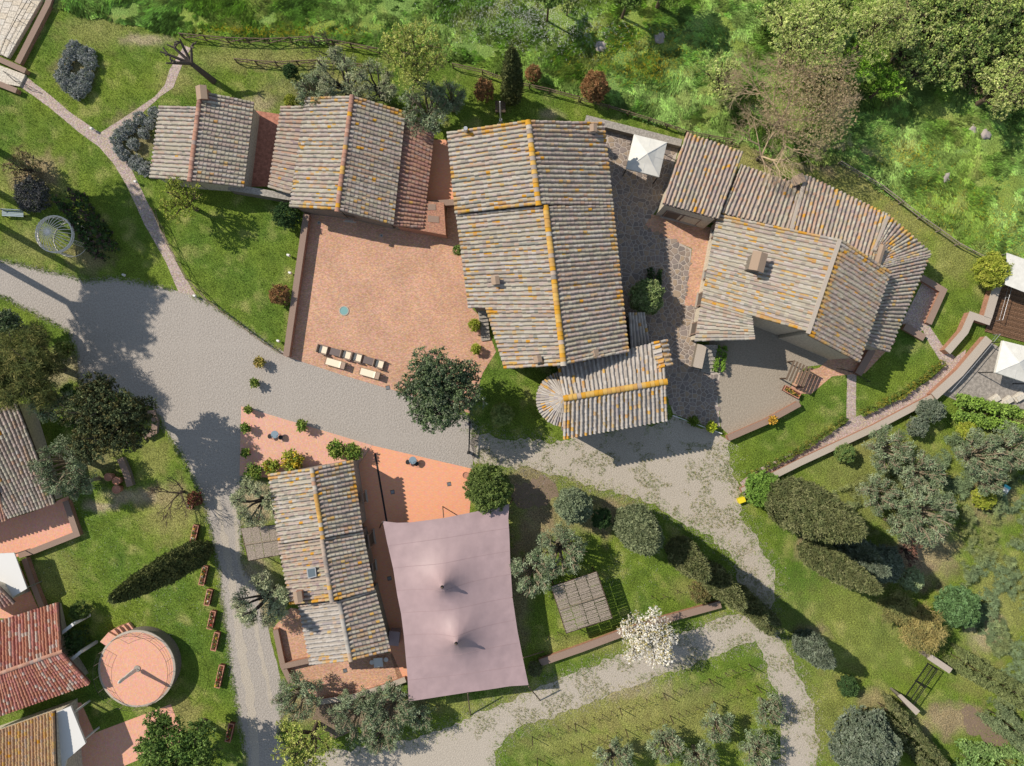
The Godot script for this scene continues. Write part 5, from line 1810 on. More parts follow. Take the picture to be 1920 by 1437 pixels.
func planter(label: String, px: float, py: float, l: float, w: float, turn: float, cols: Array):
	var c := P(px, py)
	var b := thing("planter_box", label, "planter", c, "planter boxes")
	var st := mb()
	box(st, c, l, 0.45, w, turn)
	obj("trough", st, mt["terracotta_dark"], b)
	st = mb()
	var bs := Basis(Vector3.UP, turn)
	for s in [-1, 1]:
		bar(st, c + bs * Vector3(-l * 0.52, 0.47, s * w * 0.5), c + bs * Vector3(l * 0.52, 0.47, s * w * 0.5), 0.07, 0.07)
		bar(st, c + bs * Vector3(s * l * 0.5, 0.47, -w * 0.45), c + bs * Vector3(s * l * 0.5, 0.47, w * 0.45), 0.07, 0.07)
	obj("rim", st, mt["terracotta"], b)
	var xs := []
	var cs := []
	for i in int(l * 14):
		xs.append(Transform3D(Basis.from_euler(Vector3(rng.randf() * 3, rng.randf() * 6, 0)) * Basis.from_scale(Vector3.ONE * rng.randf_range(0.5, 1.0)), c + bs * Vector3(rng.randf_range(-0.45, 0.45) * l, 0.5 + rng.randf() * 0.18, rng.randf_range(-0.35, 0.35) * w)))
		cs.append(Color(0.14, 0.18, 0.05) if rng.randf() < 0.5 else cols[rng.randi() % cols.size()])
	multi("plants", msh["box"], mt["leaf"], b, xs, cs)

func pergola(label: String, q: Array, h: float):
	var b := thing("reed_pergola", label, "pergola", P((q[0] + q[4]) / 2.0, (q[1] + q[5]) / 2.0), "reed pergolas")
	var cs := []
	for i in 4: cs.append(P(q[i * 2], q[i * 2 + 1], h))
	for i in 4:
		var st := mb()
		var a: Vector3 = cs[i].lerp(cs[(i + 2) % 4], 0.04)
		tube(st, Vector3(a.x, 0, a.z), Vector3(a.x, h - 0.03, a.z), 0.06, 0.05, 6)
		obj("post", st, mt["wood_dark"], b)
		st = mb()
		bar(st, cs[i] - Vector3(0, 0.06, 0), cs[(i + 1) % 4] - Vector3(0, 0.06, 0), 0.1, 0.1)
		obj("beam", st, mt["wood_dark"], b)
	# mats laid side by side, each a row of thin reeds, a little uneven
	var n := 4
	for i in n:
		var st := mb()
		var m := 46
		for k in m:
			var w0 := (k + 0.06 + rng.randf_range(-0.3, 0.3)) / m
			var u0 := float(i) / n + rng.randf_range(0.0, 0.012)
			var u1 := (i + 1.0) / n - rng.randf_range(0.0, 0.012)
			var f := func(u, w): return cs[0].lerp(cs[1], u).lerp(cs[3].lerp(cs[2], u), clampf(w, 0.0, 1.0)) + Vector3(0, 0.03 + 0.02 * (i % 2) - 0.05 * sin(w * PI), 0)
			bar(st, f.call(u0, w0) + Vector3(0, rng.randf_range(-0.01, 0.015), 0), f.call(u1, w0 + rng.randf_range(-0.006, 0.006)), 0.07, 0.03)
		obj("reed_mat", st, mt["reed"], b)
	var st2 := mb()
	bar(st2, cs[0].lerp(cs[3], 0.5) + Vector3(0, 0.08, 0), cs[1].lerp(cs[2], 0.5) + Vector3(0, 0.08, 0), 0.05, 0.04)
	obj("batten", st2, mt["wood_pale"], b)

func build_iron_gazebo():
	var b := thing("iron_gazebo", "white wrought iron gazebo frame with domed top in the shade", "gazebo", P(125, 447))
	var eave := 2.4
	var c := P(101, 439, eave)
	var g := Vector3(c.x, 0, c.z)
	var R := 1.55
	var st := mb()
	for hh in [eave, eave - 0.25]:
		var pts := []
		for i in 33: pts.append(g + Vector3(cos(TAU * i / 32) * R, hh, sin(TAU * i / 32) * R))
		path_tube(st, pts, 0.065, 5)
	obj("ring", st, mt["iron_white"], b)
	for i in 28:
		st = mb()
		var a := TAU * i / 28
		var pts := []
		for k in 7:
			var e := k / 6.0 * PI * 0.5
			pts.append(g + Vector3(cos(a) * R * cos(e), eave + sin(e) * 0.95, sin(a) * R * cos(e)))
		path_tube(st, pts, 0.026, 4)
		obj("rib", st, mt["iron_white"], b)
	st = mb()
	lathe(st, g, [[0.22, eave + 0.93], [0.2, eave + 1.0], [0.06, eave + 1.1], [0.05, eave + 1.3], [0.0, eave + 1.35]], 10)
	obj("finial", st, mt["iron_white"], b)
	for i in 6:
		var a := TAU * i / 6 + 0.4
		var p := g + Vector3(cos(a) * R, 0, sin(a) * R)
		var tn := Vector3(-sin(a), 0, cos(a)) * 0.16
		st = mb()
		tube(st, p - tn, p - tn + Vector3(0, eave, 0), 0.035, 0.035, 5)
		tube(st, p + tn, p + tn + Vector3(0, eave, 0), 0.025, 0.025, 5)
		for k in 8:
			tube(st, p - tn + Vector3(0, 0.3 * k, 0), p + tn + Vector3(0, 0.3 * k + 0.28, 0), 0.014, 0.014, 4)
		obj("column", st, mt["iron_white"], b)
	st = mb()
	var pts := []
	for i in 25: pts.append(g + Vector3(cos(TAU * i / 24) * R, 0.03, sin(TAU * i / 24) * R))
	path_tube(st, pts, 0.03, 4)
	obj("base_ring", st, mt["iron_white"], b)

func build_gate():
	var a := P(1758, 1252)
	var c := P(1712, 1325)
	for q in [["right stone gate pillar at the iron gate", [1741,1236, 1748,1230, 1785,1255, 1780,1262]], ["left stone gate pillar at the iron gate", [1686,1306, 1690,1304, 1724,1334, 1718,1340]]]:
		var b := thing("gate_pillar", q[0], "pillar", P(q[1][0], q[1][1]), "stone gate pillars")
		var st := mb()
		prism(st, poly_of(q[1], 1.6), -0.04, 1.6)
		obj("pillar_body", st, mt["stone_wall"], b)
		var pl := poly_of(q[1], 1.7)
		for o in Geometry2D.offset_polygon(pl, 0.06):
			st = mb()
			prism(st, o, 1.6, 1.7)
			obj("cap", st, mt["coping_pale"], b)
	var g := thing("iron_gate", "black iron gate of thin bars between two stone pillars", "gate", P(1722, 1278))
	var g0 := P(1739, 1243, 0.0)
	var g1 := P(1694, 1309, 0.0)
	var st := mb()
	for hh in [0.12, 0.9, 1.55]:
		bar(st, g0 + Vector3(0, hh, 0), g1 + Vector3(0, hh, 0), 0.05, 0.05)
	for f in [0.01, 0.49, 0.51, 0.99]:
		var p := g0.lerp(g1, f)
		bar(st, p + Vector3(0, 0.02, 0), p + Vector3(0, 1.6, 0), 0.06, 0.06)
	obj("gate_frame", st, mt["iron"], g)
	for i in 26:
		st = mb()
		var p := g0.lerp(g1, (i + 0.5) / 26.0)
		tube(st, p + Vector3(0, 0.12, 0), p + Vector3(0, 1.55 + 0.12 * sin(PI * (i % 13) / 12.0), 0), 0.014, 0.014, 4)
		obj("gate_bar", st, mt["iron"], g)

# ------------------------------------------------------------------ fences
func rail_fence(label: String, pts: Array, h: float, gap: float, cross := false, m := "wood", r := 0.05):
	var b := thing("wooden_fence", label, "fence", P(pts[0], pts[1]), "rustic wooden fences")
	for i in range(0, pts.size() - 2, 2):
		var a := P(pts[i], pts[i + 1])
		var c := P(pts[i + 2], pts[i + 3])
		var n := maxi(1, int(round((c - a).length() / gap)))
		for k in n + (1 if i + 4 >= pts.size() else 0):
			var st := mb()
			var p := a.lerp(c, float(k) / n)
			tube(st, p, p + Vector3(rng.randf_range(-0.04, 0.04), h + rng.randf_range(-0.05, 0.08), rng.randf_range(-0.04, 0.04)), r * 1.3, r * 1.1, 6)
			obj("post", st, mt[m], b)
		for k in n:
			var p := a.lerp(c, float(k) / n)
			var q := a.lerp(c, float(k + 1) / n)
			var j := Vector3(0, rng.randf_range(-0.04, 0.04), 0)
			var st := mb()
			tube(st, p + Vector3(0, h - 0.06, 0) + j, q + Vector3(0, h - 0.06, 0) - j, r, r * 0.85, 5)
			obj("rail", st, mt[m], b)
			if cross:
				st = mb()
				tube(st, p + Vector3(0, 0.1, 0), q + Vector3(0, h - 0.1, 0), r * 0.8, r * 0.7, 5)
				obj("brace", st, mt[m], b)
				st = mb()
				tube(st, q + Vector3(0, 0.12, 0.05), p + Vector3(0, h - 0.1, 0.05), r * 0.8, r * 0.7, 5)
				obj("brace", st, mt[m], b)
			else:
				st = mb()
				tube(st, p + Vector3(0, h * 0.5, 0) - j, q + Vector3(0, h * 0.5, 0) + j, r * 0.8, r * 0.8, 5)
				obj("rail", st, mt[m], b)

func build_fences():
	rail_fence("brown rustic rail fence at the meadow's edge, top left", [345,72, 430,80, 505,82, 590,78, 660,90, 712,100], 1.0, 1.9, true)
	rail_fence("brown rail fence inside the top garden, left of yellow-green tree", [445,118, 520,124, 600,120, 700,130], 0.9, 2.0, true)
	rail_fence("brown rail fence between yellow-green tree and tall cypress", [850,128, 905,140, 955,158, 1030,175, 1085,190], 1.0, 1.9, false)
	rail_fence("brown rail fence along meadow above the farmhouse lawn", [1088,191, 1140,205, 1215,228, 1285,252, 1370,268], 0.9, 2.0, false)
	rail_fence("weathered grey rail fence along the right meadow", [1570,308, 1650,355, 1720,410, 1790,460, 1842,488], 0.9, 2.2, false, "reed")
	rail_fence("thin wooden fence curving between stone path and lawn", [292,395, 320,460, 355,525, 395,566, 450,608, 500,645, 530,664], 0.9, 1.6, true, "wood_pale", 0.028)
	# metal handrails at the travertine steps
	rail2("black handrail down the travertine platform", [66,10, 45,45, 25,82, 14,110], "iron")
	rail2("black handrail at the small travertine landing", [20,142, 40,160, 60,165], "iron")
	rail2("grey steel rail along the right garden wall", [1770,735, 1810,690, 1862,628], "steel")
	rail2("grey steel rail along the deck wall", [1866,602, 1878,560, 1884,536], "steel")
	rail2("dark handrail beside the porch of the right wing", [1568,692, 1590,698, 1622,716], "iron")
	# vineyard posts, each a thing; wires join a row
	var rows := [[[1404,1246], [1329,1273], [1244,1300], [1162,1328], [1078,1357], [998,1382]], [[1418,1286], [1337,1315], [1256,1342], [1173,1368], [1090,1395], [1007,1422]]]
	var nth := ["first", "second", "third", "fourth", "fifth", "sixth"]
	for r in 2:
		for i in rows[r].size():
			var p := P(rows[r][i][0], rows[r][i][1])
			var st := mb()
			tube(st, p, p + Vector3(0, 1.55, 0), 0.045, 0.04, 6)
			var o := obj("vine_post", st, mt["wood_dark"])
			tag(o, "%s post from the right in the %s vine row" % [nth[i], ["upper", "lower"][r]], "post", "vineyard posts")
		for i in rows[r].size() - 1:
			var vi := 0
			for f in [0.2, 0.4, 0.6, 0.8]:
				var p := P(rows[r][i][0], rows[r][i][1]).lerp(P(rows[r][i + 1][0], rows[r][i + 1][1]), f + rng.randf_range(-0.04, 0.04))
				vine(p, "%s bare vine after the %s post from the right, %s vine row" % [nth[vi], nth[i], ["upper", "lower"][r]], "vines of the %s row" % ["upper", "lower"][r])
				vi += 1
	var n2 := 0
	for q in [[1221,1117,"nearest the pergola, first of four right of it"], [1243,1115,"second of four right of the lawn pergola"], [1269,1106,"third of four right of the lawn pergola"], [1290,1098,"fourth of four right of the lawn pergola"], [1045,1185,"under the left corner of the lawn pergola"], [1028,1193,"between lawn pergola and tent"], [1100,1180,"below the middle of the lawn pergola"]]:
		vine(P(q[0], q[1]), "small bare vine " + q[2], "vines near the pergola")

func vine(p: Vector3, label: String, group: String):
	var b := thing("vine_plant", label, "vine", p, group)
	var st := mb()
	var t := p + Vector3(rng.randf_range(-0.1, 0.1), 0.7, rng.randf_range(-0.1, 0.1))
	tube(st, p, t, 0.03, 0.022, 5)
	tube(st, t, t + Vector3(-0.5, 0.1, 0.15) * rng.randf_range(0.6, 1.1), 0.016, 0.008, 4)
	tube(st, t, t + Vector3(0.5, 0.1, -0.15) * rng.randf_range(0.6, 1.1), 0.016, 0.008, 4)
	obj("trunk", st, mt["bark"], b)
	leaves(b, "leaves", t + Vector3(0, 0.1, 0), Vector3(0.5, 0.12, 0.3), 4, "tuft", [Color(0.3, 0.33, 0.06), Color(0.22, 0.27, 0.05)], 0.5)

func rail2(label: String, pts: Array, m: String):
	var b := thing("handrail", label, "handrail", P(pts[0], pts[1]))
	var st := mb()
	var top := []
	for i in range(0, pts.size(), 2): top.append(P(pts[i], pts[i + 1]) + Vector3(0, 1.0, 0))
	path_tube(st, top, 0.025, 6)
	var mid := []
	for t in top: mid.append(t - Vector3(0, 0.45, 0))
	path_tube(st, mid, 0.014, 5)
	obj("rail", st, mt[m], b)
	for i in top.size():
		st = mb()
		tube(st, top[i] - Vector3(0, 1.0, 0), top[i], 0.022, 0.022, 6)
		obj("post", st, mt[m], b)

# ------------------------------------------------------------------ vegetation
var kinds := {
	"oak": {"mesh": "oak", "cols": [Color(0.104, 0.155, 0.0683), Color(0.151, 0.21, 0.0975), Color(0.0848, 0.127, 0.0683), Color(0.189, 0.228, 0.137)], "dens": 14.0, "lobes": 22, "bark": "bark_grey", "sc": 0.8},
	"green": {"mesh": "oak", "cols": [Color(0.117, 0.195, 0.039), Color(0.169, 0.26, 0.065), Color(0.078, 0.143, 0.0325)], "dens": 9.0, "lobes": 14, "bark": "bark", "sc": 0.9},
	"olive": {"mesh": "olive", "cols": [Color(0.181, 0.237, 0.133), Color(0.24, 0.298, 0.17), Color(0.132, 0.185, 0.0959), Color(0.301, 0.356, 0.224)], "dens": 4.6, "lobes": 20, "bark": "bark_pale", "sc": 0.85, "ring": true},
	"olive_thin": {"mesh": "olive", "cols": [Color(0.343, 0.384, 0.218), Color(0.429, 0.445, 0.273), Color(0.243, 0.291, 0.164)], "dens": 4.5, "lobes": 10, "bark": "bark_grey", "sc": 0.85, "ring": true},
	"spring": {"mesh": "spring", "cols": [Color(0.39, 0.442, 0.0975), Color(0.481, 0.494, 0.156), Color(0.286, 0.364, 0.078)], "dens": 5.5, "lobes": 14, "bark": "bark", "sc": 0.85},
	"pale": {"mesh": "spring", "cols": [Color(0.525, 0.595, 0.194), Color(0.629, 0.669, 0.281), Color(0.384, 0.484, 0.14), Color(0.297, 0.39, 0.105)], "dens": 19.0, "lobes": 20, "bark": "bark", "sc": 0.6},
	"bright": {"mesh": "spring", "cols": [Color(0.208, 0.39, 0.039), Color(0.286, 0.468, 0.065), Color(0.143, 0.286, 0.026)], "dens": 10.0, "lobes": 10, "bark": "bark", "sc": 0.8},
	"wood": {"mesh": "oak", "cols": [Color(0.384, 0.476, 0.141), Color(0.194, 0.286, 0.0739), Color(0.327, 0.419, 0.111), Color(0.135, 0.22, 0.0554), Color(0.384, 0.419, 0.167)], "dens": 4.5, "lobes": 12, "bark": "bark_grey", "sc": 0.8},
	"cedar": {"mesh": "needle", "cols": [Color(0.169, 0.182, 0.052), Color(0.247, 0.234, 0.078), Color(0.104, 0.13, 0.039), Color(0.078, 0.104, 0.0325)], "dens": 13.0, "lobes": 18, "bark": "bark_grey", "sc": 1.2},
	"ball": {"mesh": "box", "cols": [Color(0.156, 0.208, 0.078), Color(0.208, 0.26, 0.104), Color(0.117, 0.156, 0.065)], "dens": 34.0, "lobes": 0, "bark": "bark", "sc": 1.0},
	"blossom": {"mesh": "petal", "cols": [Color(0.85, 0.82, 0.76), Color(0.9, 0.89, 0.85), Color(0.8, 0.75, 0.62), Color(0.42, 0.36, 0.12)], "dens": 24.0, "lobes": 18, "bark": "bark", "sc": 0.38, "m": "flower"}}

func shade_of(c: Color, a: float) -> Color:
	return Color(c.r * a, c.g * a, c.b * a)

func tree(called: String, label: String, cat: String, px: float, py: float, c: float, rpx: float, kind: String, o := {}):
	var k: Dictionary = kinds[kind]
	var ctr := P(px, py, c)
	var R := rpx * (CAM_H - c) / FOC
	var ry: float = o.get("ry", minf(R * 0.75, c * 0.7))
	var base := Vector3(ctr.x, 0, ctr.z)
	var t := thing(called, label, cat, base, o.get("group", ""))
	var cols: Array = o.get("cols", k.cols)
	# lobes of the crown
	var lobes := []
	var nl: int = o.get("lobes", k.lobes)
	for i in nl:
		var a := i * 2.399963 + rng.randf() * 0.5
		var f := sqrt((i + 0.5) / nl)
		if k.get("ring", false): f = 0.35 + 0.65 * f
		var up := sqrt(maxf(0.0, 1.0 - f * f * 0.85))
		var lr := R * (rng.randf_range(0.2, 0.32) if k.get("ring", false) else rng.randf_range(0.26, 0.42))
		var pos := ctr + Vector3(cos(a) * f * (R - lr * 0.8), ry * (up * rng.randf_range(0.35, 0.75) - (0.3 if i % 3 == 0 else 0.0)), sin(a) * f * (R - lr * 0.8))
		lobes.append([pos, lr, rng.randf_range(0.8, 1.22)])
	# trunk and limbs
	var st := mb()
	var fork := base + Vector3(rng.randf_range(-0.1, 0.1), maxf(0.25, (c - ry) * 0.8 + 0.15), rng.randf_range(-0.1, 0.1))
	var tr: float = clampf(R * (0.1 if k.get("ring", false) else 0.075), 0.05, 0.32)
	tube(st, base - Vector3(0, 0.05, 0), fork, tr * 1.25, tr, 8)
	for l in lobes:
		var m: Vector3 = fork.lerp(l[0], 0.5) + Vector3(rng.randf_range(-0.1, 0.1) * R, 0.12 * ry, rng.randf_range(-0.1, 0.1) * R)
		tube(st, fork, m, tr * 0.6, tr * 0.38, 5, false)
		var tip: Vector3 = l[0] + Vector3(0, l[1] * (0.95 if k.get("ring", false) else 0.2), 0)
		tube(st, m, tip, tr * 0.4, tr * 0.2, 5, false)
		for j in 4:
			var d := Vector3(rng.randfn(), rng.randfn() * 0.6 + 0.3, rng.randfn()).normalized()
			tube(st, m.lerp(tip, 0.4 + 0.15 * j), l[0] + d * l[1] * 0.95, tr * 0.17, tr * 0.06, 4, false)
	if nl == 0: tube(st, fork, ctr, tr, tr * 0.4, 6)
	obj("trunk", st, mt[o.get("bark", k.bark)], t)
	# leaf clumps
	var xs := []
	var cs := []
	var area := 4.0 * PI * R * (R + ry) * 0.5
	var n := int(area * k.dens * o.get("dens", 1.0))
	for i in n:
		var p: Vector3
		var tint := 1.0
		var d := Vector3(rng.randfn(), rng.randfn(), rng.randfn()).normalized()
		if nl == 0:
			if d.y < -0.5: d.y = -d.y
			var lump: float = 1.0 + o.get("lump", 0.3 if rpx > 15.0 else 0.15) * noise2.get_noise_3d(d.x * 2.2 + px, d.y * 2.2, d.z * 2.2 + py)
			p = ctr + d * Vector3(R, ry, R) * (pow(rng.randf(), 0.18) * lump - 0.04)
		else:
			var l: Array = lobes[rng.randi() % nl]
			p = l[0] + d * l[1] * pow(rng.randf(), 0.4) * Vector3(1, 0.8, 1)
			tint = l[2]
		p.y = maxf(p.y, 0.12)
		var s: float = k.sc * o.get("sc", 1.0) * rng.randf_range(0.7, 1.25)
		xs.append(Transform3D(Basis.from_euler(Vector3(rng.randf_range(-0.9, 0.9), rng.randf() * TAU, rng.randf_range(-0.9, 0.9))) * Basis.from_scale(Vector3.ONE * s), p))
		var col: Color = cols[rng.randi() % cols.size()]
		cs.append(shade_of(col, tint * rng.randf_range(0.8, 1.2)))
	multi("crown", msh[k.mesh], mt[k.get("m", "leaf")], t, xs, cs)
	return t

func cypress(label: String, px: float, py: float, h: float, R: float, cols: Array, group := "cypress trees"):
	var base := P(px, py)
	var t := thing("cypress_tree", label, "tree", base, group)
	var st := mb()
	tube(st, base - Vector3(0, 0.05, 0), base + Vector3(0, h * 0.9, 0), R * 0.16, 0.03, 7)
	obj("trunk", st, mt["bark_grey"], t)
	var xs := []
	var cs := []
	var n := int(TAU * R * h * 0.7 * 26.0)
	for i in n:
		var u := pow(rng.randf(), 0.9)
		var prof := pow(maxf(0.0, 1.0 - pow(u, 2.2)), 0.62) * minf(1.0, 0.55 + u * 3.0)
		var a := rng.randf() * TAU
		var lump := 1.0 + 0.22 * noise2.get_noise_3d(cos(a) * R * 1.3 + px, u * h * 0.9, sin(a) * R * 1.3)
		var r := R * prof * lump * pow(rng.randf(), 0.16)
		var s := rng.randf_range(0.9, 1.6)
		xs.append(Transform3D(Basis.from_euler(Vector3(rng.randf_range(-0.35, 0.35), rng.randf() * TAU, rng.randf_range(-0.35, 0.35))) * Basis.from_scale(Vector3(s, s * 1.25, s)), base + Vector3(cos(a) * r, 0.15 + u * (h - 0.2), sin(a) * r)))
		cs.append(shade_of(cols[rng.randi() % cols.size()], rng.randf_range(0.75, 1.25)))
	multi("crown", msh["cypress"], mt["leaf"], t, xs, cs)

func hedge(label: String, pts: Array, w: float, h: float, cols: Array, mesh := "box", dens := 1.0, cat := "hedge"):
	var t := thing("clipped_hedge" if cat == "hedge" else "shrub_row", label, cat, P(pts[0], pts[1]))
	var xs := []
	var cs := []
	var st := mb()
	for i in range(0, pts.size() - 2, 2):
		var a := P(pts[i], pts[i + 1])
		var b := P(pts[i + 2], pts[i + 3])
		var L := (b - a).length()
		var d := (b - a) / L
		var s := Vector3(-d.z, 0, d.x)
		var n := int(L * (w + 2.0 * h) * 30.0 * dens)
		for k in n:
			var an := rng.randf_range(-0.15, PI + 0.15)
			var e := 0.45
			var cx := signf(cos(an)) * pow(absf(cos(an)), e)
			var cy := signf(sin(an)) * pow(absf(sin(an)), e)
			var f := rng.randf_range(-0.01, 1.01)
			var p := a + d * L * f
			var lump := 1.0 + 0.25 * noise2.get_noise_2d(p.x * 1.2 + cx, p.z * 1.2)
			var r := pow(rng.randf(), 0.2) * lump
			p += s * cx * w * 0.5 * r + Vector3(0, maxf(0.08, cy * h * r), 0)
			xs.append(Transform3D(Basis.from_euler(Vector3(rng.randf_range(-0.7, 0.7), rng.randf() * TAU, rng.randf_range(-0.7, 0.7))) * Basis.from_scale(Vector3.ONE * rng.randf_range(0.7, 1.3)), p))
			cs.append(shade_of(cols[rng.randi() % cols.size()], rng.randf_range(0.75, 1.25)))
		var m := maxi(2, int(L / 0.8))
		for k in m:
			var p := a.lerp(b, (k + 0.5) / m)
			tube(st, p - Vector3(0, 0.05, 0), p + Vector3(rng.randf_range(-0.1, 0.1), h * 0.8, rng.randf_range(-0.1, 0.1)), 0.04, 0.02, 5)
	obj("stems", st, mt["bark"], t)
	multi("foliage", msh[mesh], mt["leaf"], t, xs, cs)

func twigs(st: SurfaceTool, p: Vector3, d: Vector3, len: float, r: float, depth: int, spread: float, droop := 0.0):
	var e := p + d * len
	tube(st, p, e, r, r * 0.68, 5 if depth > 3 else 3, false)
	if depth <= 0: return
	var n := 3 if depth > 1 else 4
	for i in n:
		var ax := d.cross(Vector3(rng.randfn(), rng.randfn(), rng.randfn())).normalized()
		var nd := d.rotated(ax, rng.randf_range(0.25, 1.0) * spread)
		nd.y = maxf(nd.y - droop, -0.3)
		twigs(st, p.lerp(e, rng.randf_range(0.7, 1.0)), nd.normalized(), len * rng.randf_range(0.62, 0.86), r * 0.6, depth - 1, spread, droop)

func bare_tree(label: String, px: float, py: float, h: float, depth: int, r: float, m: String, spread := 0.75, lean := Vector3.ZERO):
	var base := P(px, py)
	var t := thing("bare_tree", label, "tree", base)
	var st := mb()
	tube(st, base - Vector3(0, 0.05, 0), base + Vector3(0, h * 0.2, 0) + lean * 0.2, r * 1.15, r, 8)
	obj("trunk", st, mt["bark_grey"], t)
	st = mb()
	var top := base + Vector3(0, h * 0.18, 0) + lean * 0.2
	for i in 4:
		var a := i * TAU / 4 + rng.randf()
		twigs(st, top, (Vector3(cos(a), 1.0, sin(a)) + lean * 0.3).normalized(), h * 0.26, r * 0.6, depth, spread)
	obj("crown", st, mt[m], t)
	return t

func build_vegetation():
	var cyp := [Color(0.169, 0.189, 0.078), Color(0.221, 0.234, 0.111), Color(0.117, 0.143, 0.0585)]
	var cypd := [Color(0.123, 0.15, 0.0527), Color(0.176, 0.193, 0.0702), Color(0.0878, 0.114, 0.0439)]
	var grey := [Color(0.169, 0.208, 0.143), Color(0.221, 0.26, 0.195), Color(0.13, 0.169, 0.117)]
	# tall pines beyond the left edge: only their shade is in view
	for q in [[-75,322,"upper"], [-55,395,"middle"], [-75,455,"lower"], [-45,262,"farthest"]]:
		tree("stone_pine", "tall stone pine beyond the left edge, %s one" % q[2], "tree", 960 + (q[0] - 960) * 64.0 / 50.0, 718.5 + (q[1] - 718.5) * 64.0 / 50.0, 14.0, 100, "oak", {"ry": 1.6, "dens": 0.8, "group": "pines beyond the frame"})
	tree("holm_oak", "large round dark holm oak between brick terrace and drive", "tree", 826, 730, 5.0, 83, "oak")
	tree("evergreen_oak", "big dark oak casting its shade on the drive at left", "tree", 205, 785, 6.0, 88, "oak", {"cols": [Color(0.11, 0.104, 0.039), Color(0.117, 0.143, 0.065), Color(0.052, 0.0715, 0.0325)]})
	tree("cedar_tree", "dark yellowish cedar at the left edge above the grey roof", "tree", 52, 690, 4.6, 88, "cedar", {"ry": 3.2})
	tree("cedar_tree", "darker small evergreen left of the drive, above the cedar", "tree", 14, 612, 3.2, 34, "oak")
	tree("dark_shrub", "small dark green shrub right of the cedar", "shrub", 128, 735, 1.3, 17, "green")
	tree("dark_shrub", "low shrub between the cedar and the gravel", "shrub", 122, 655, 1.2, 20, "green", {"cols": [Color(0.195, 0.234, 0.065), Color(0.13, 0.182, 0.039)]})
	# olives
	var ol := [[118,872,3.4,52,"olive tree below the big dark oak at left",0], [92,752,3.2,36,"olive tree between grey roof and big dark oak",0], [150,905,2.8,30,"small olive leaning over the terrace at left",0],
		[1663,842,2.8,42,"upper left olive of the right grove",0], [1727,888,2.8,42,"olive in the middle of the right grove",0], [1646,926,2.8,36,"olive right above the biggest cypress",0], [1733,962,3.0,55,"largest olive of the right grove",0], [1836,855,3.0,46,"olive left of the right edge, in the grove",0], [1893,838,3.0,42,"olive at the right edge of the grove",0], [1855,895,2.6,30,"olive just above the turquoise cart",0], [1690,985,2.6,28,"small olive below the middle of the grove",0],
		[1052,1030,3.0,46,"olive right of the two near the mauve tent",0], [1000,1072,3.0,42,"olive left of the two near the mauve tent",0],
		[1345,1358,2.0,30,"small round olive, uppermost of the vineyard's left",0], [1440,1330,2.0,28,"small round olive nearest the loop road",0], [1248,1394,2.0,33,"small round olive below the third vine post",0], [1152,1422,2.2,36,"small round olive at the bottom edge, leftmost of vineyard",0], [1420,1402,2.0,34,"small round olive at the loop road's bend, lower",0], [1312,1424,2.2,34,"small round olive at the bottom edge, middle of vineyard",0],
		[492,1128,3.2,54,"olive between drive and tent side house",1], [483,942,3.2,46,"pale thin olive at the tiled terrace corner",1], [560,1306,2.6,42,"olive below the house patio, left one",0], [668,1338,2.6,46,"olive below the house patio, middle one",0], [735,1322,2.6,46,"olive at the tent's lower left corner",0], [715,1378,2.4,34,"low olive beside the loop road, under the tent",0], [790,1345,2.0,24,"small olive right of the tent's lower left corner",0],
		[640,150,3.0,52,"thin olive above the terrace house",1], [705,158,3.0,40,"grey olive above the terrace house's right slope",1], [590,170,2.6,36,"darker olive at the terrace house's top left",0], [800,205,3.2,48,"olive between terrace house and farmhouse",0], [845,185,2.6,30,"small olive left of the red-brown shrub",0]]
	for q in ol: tree("olive_tree", q[4], "tree", q[0], q[1], q[2], q[3] * 1.12, "olive_thin" if q[5] == 1 else "olive", {"group": "olive trees"})
	# leafy trees
	tree("spring_tree", "tall yellow-green tree behind the terrace house", "tree", 775, 112, 5.5, 76, "spring", {"ry": 3.6})
	tree("spring_tree", "fresh green tree on the lawn below the small house", "tree", 338, 376, 3.2, 50, "spring", {"cols": [Color(0.286, 0.351, 0.052), Color(0.221, 0.299, 0.039), Color(0.39, 0.416, 0.091)], "dens": 0.8})
	tree("spring_tree", "yellow-green tree at the bottom edge left of the loop road", "tree", 570, 1402, 4.2, 68, "spring", {"dens": 0.9})
	tree("pine_tree", "bushy green tree at the bottom edge by the terrace", "tree", 335, 1408, 5.0, 90, "green", {"ry": 2.6})
	tree("leafy_tree", "large pale green tree at the top, left of two", "tree", 1508, 68, 5.0, 86, "pale", {"ry": 3.2, "dens": 0.7})
	tree("leafy_tree", "large pale green tree at the top, right of two", "tree", 1648, 50, 5.0, 72, "pale", {"ry": 3.2, "dens": 0.7})
	tree("leafy_tree", "bright green tree in the shade of the big bare tree", "tree", 1612, 118, 4.0, 46, "bright")
	tree("leafy_tree", "small bright green tree nearest the wood", "tree", 1663, 158, 3.0, 33, "bright")
	tree("leafy_tree", "pale bushy tree at the right edge of the meadow", "tree", 1882, 165, 3.5, 62, "pale", {"dens": 0.6})
	tree("leafy_tree", "low scrubby pale bush left of the big bare tree", "shrub", 1355, 150, 2.5, 50, "pale", {"dens": 0.5})
	tree("magnolia_tree", "white flowering tree beside the loop road", "tree", 1213, 1193, 3.6, 60, "blossom", {"dens": 1.5})
	var w := 0
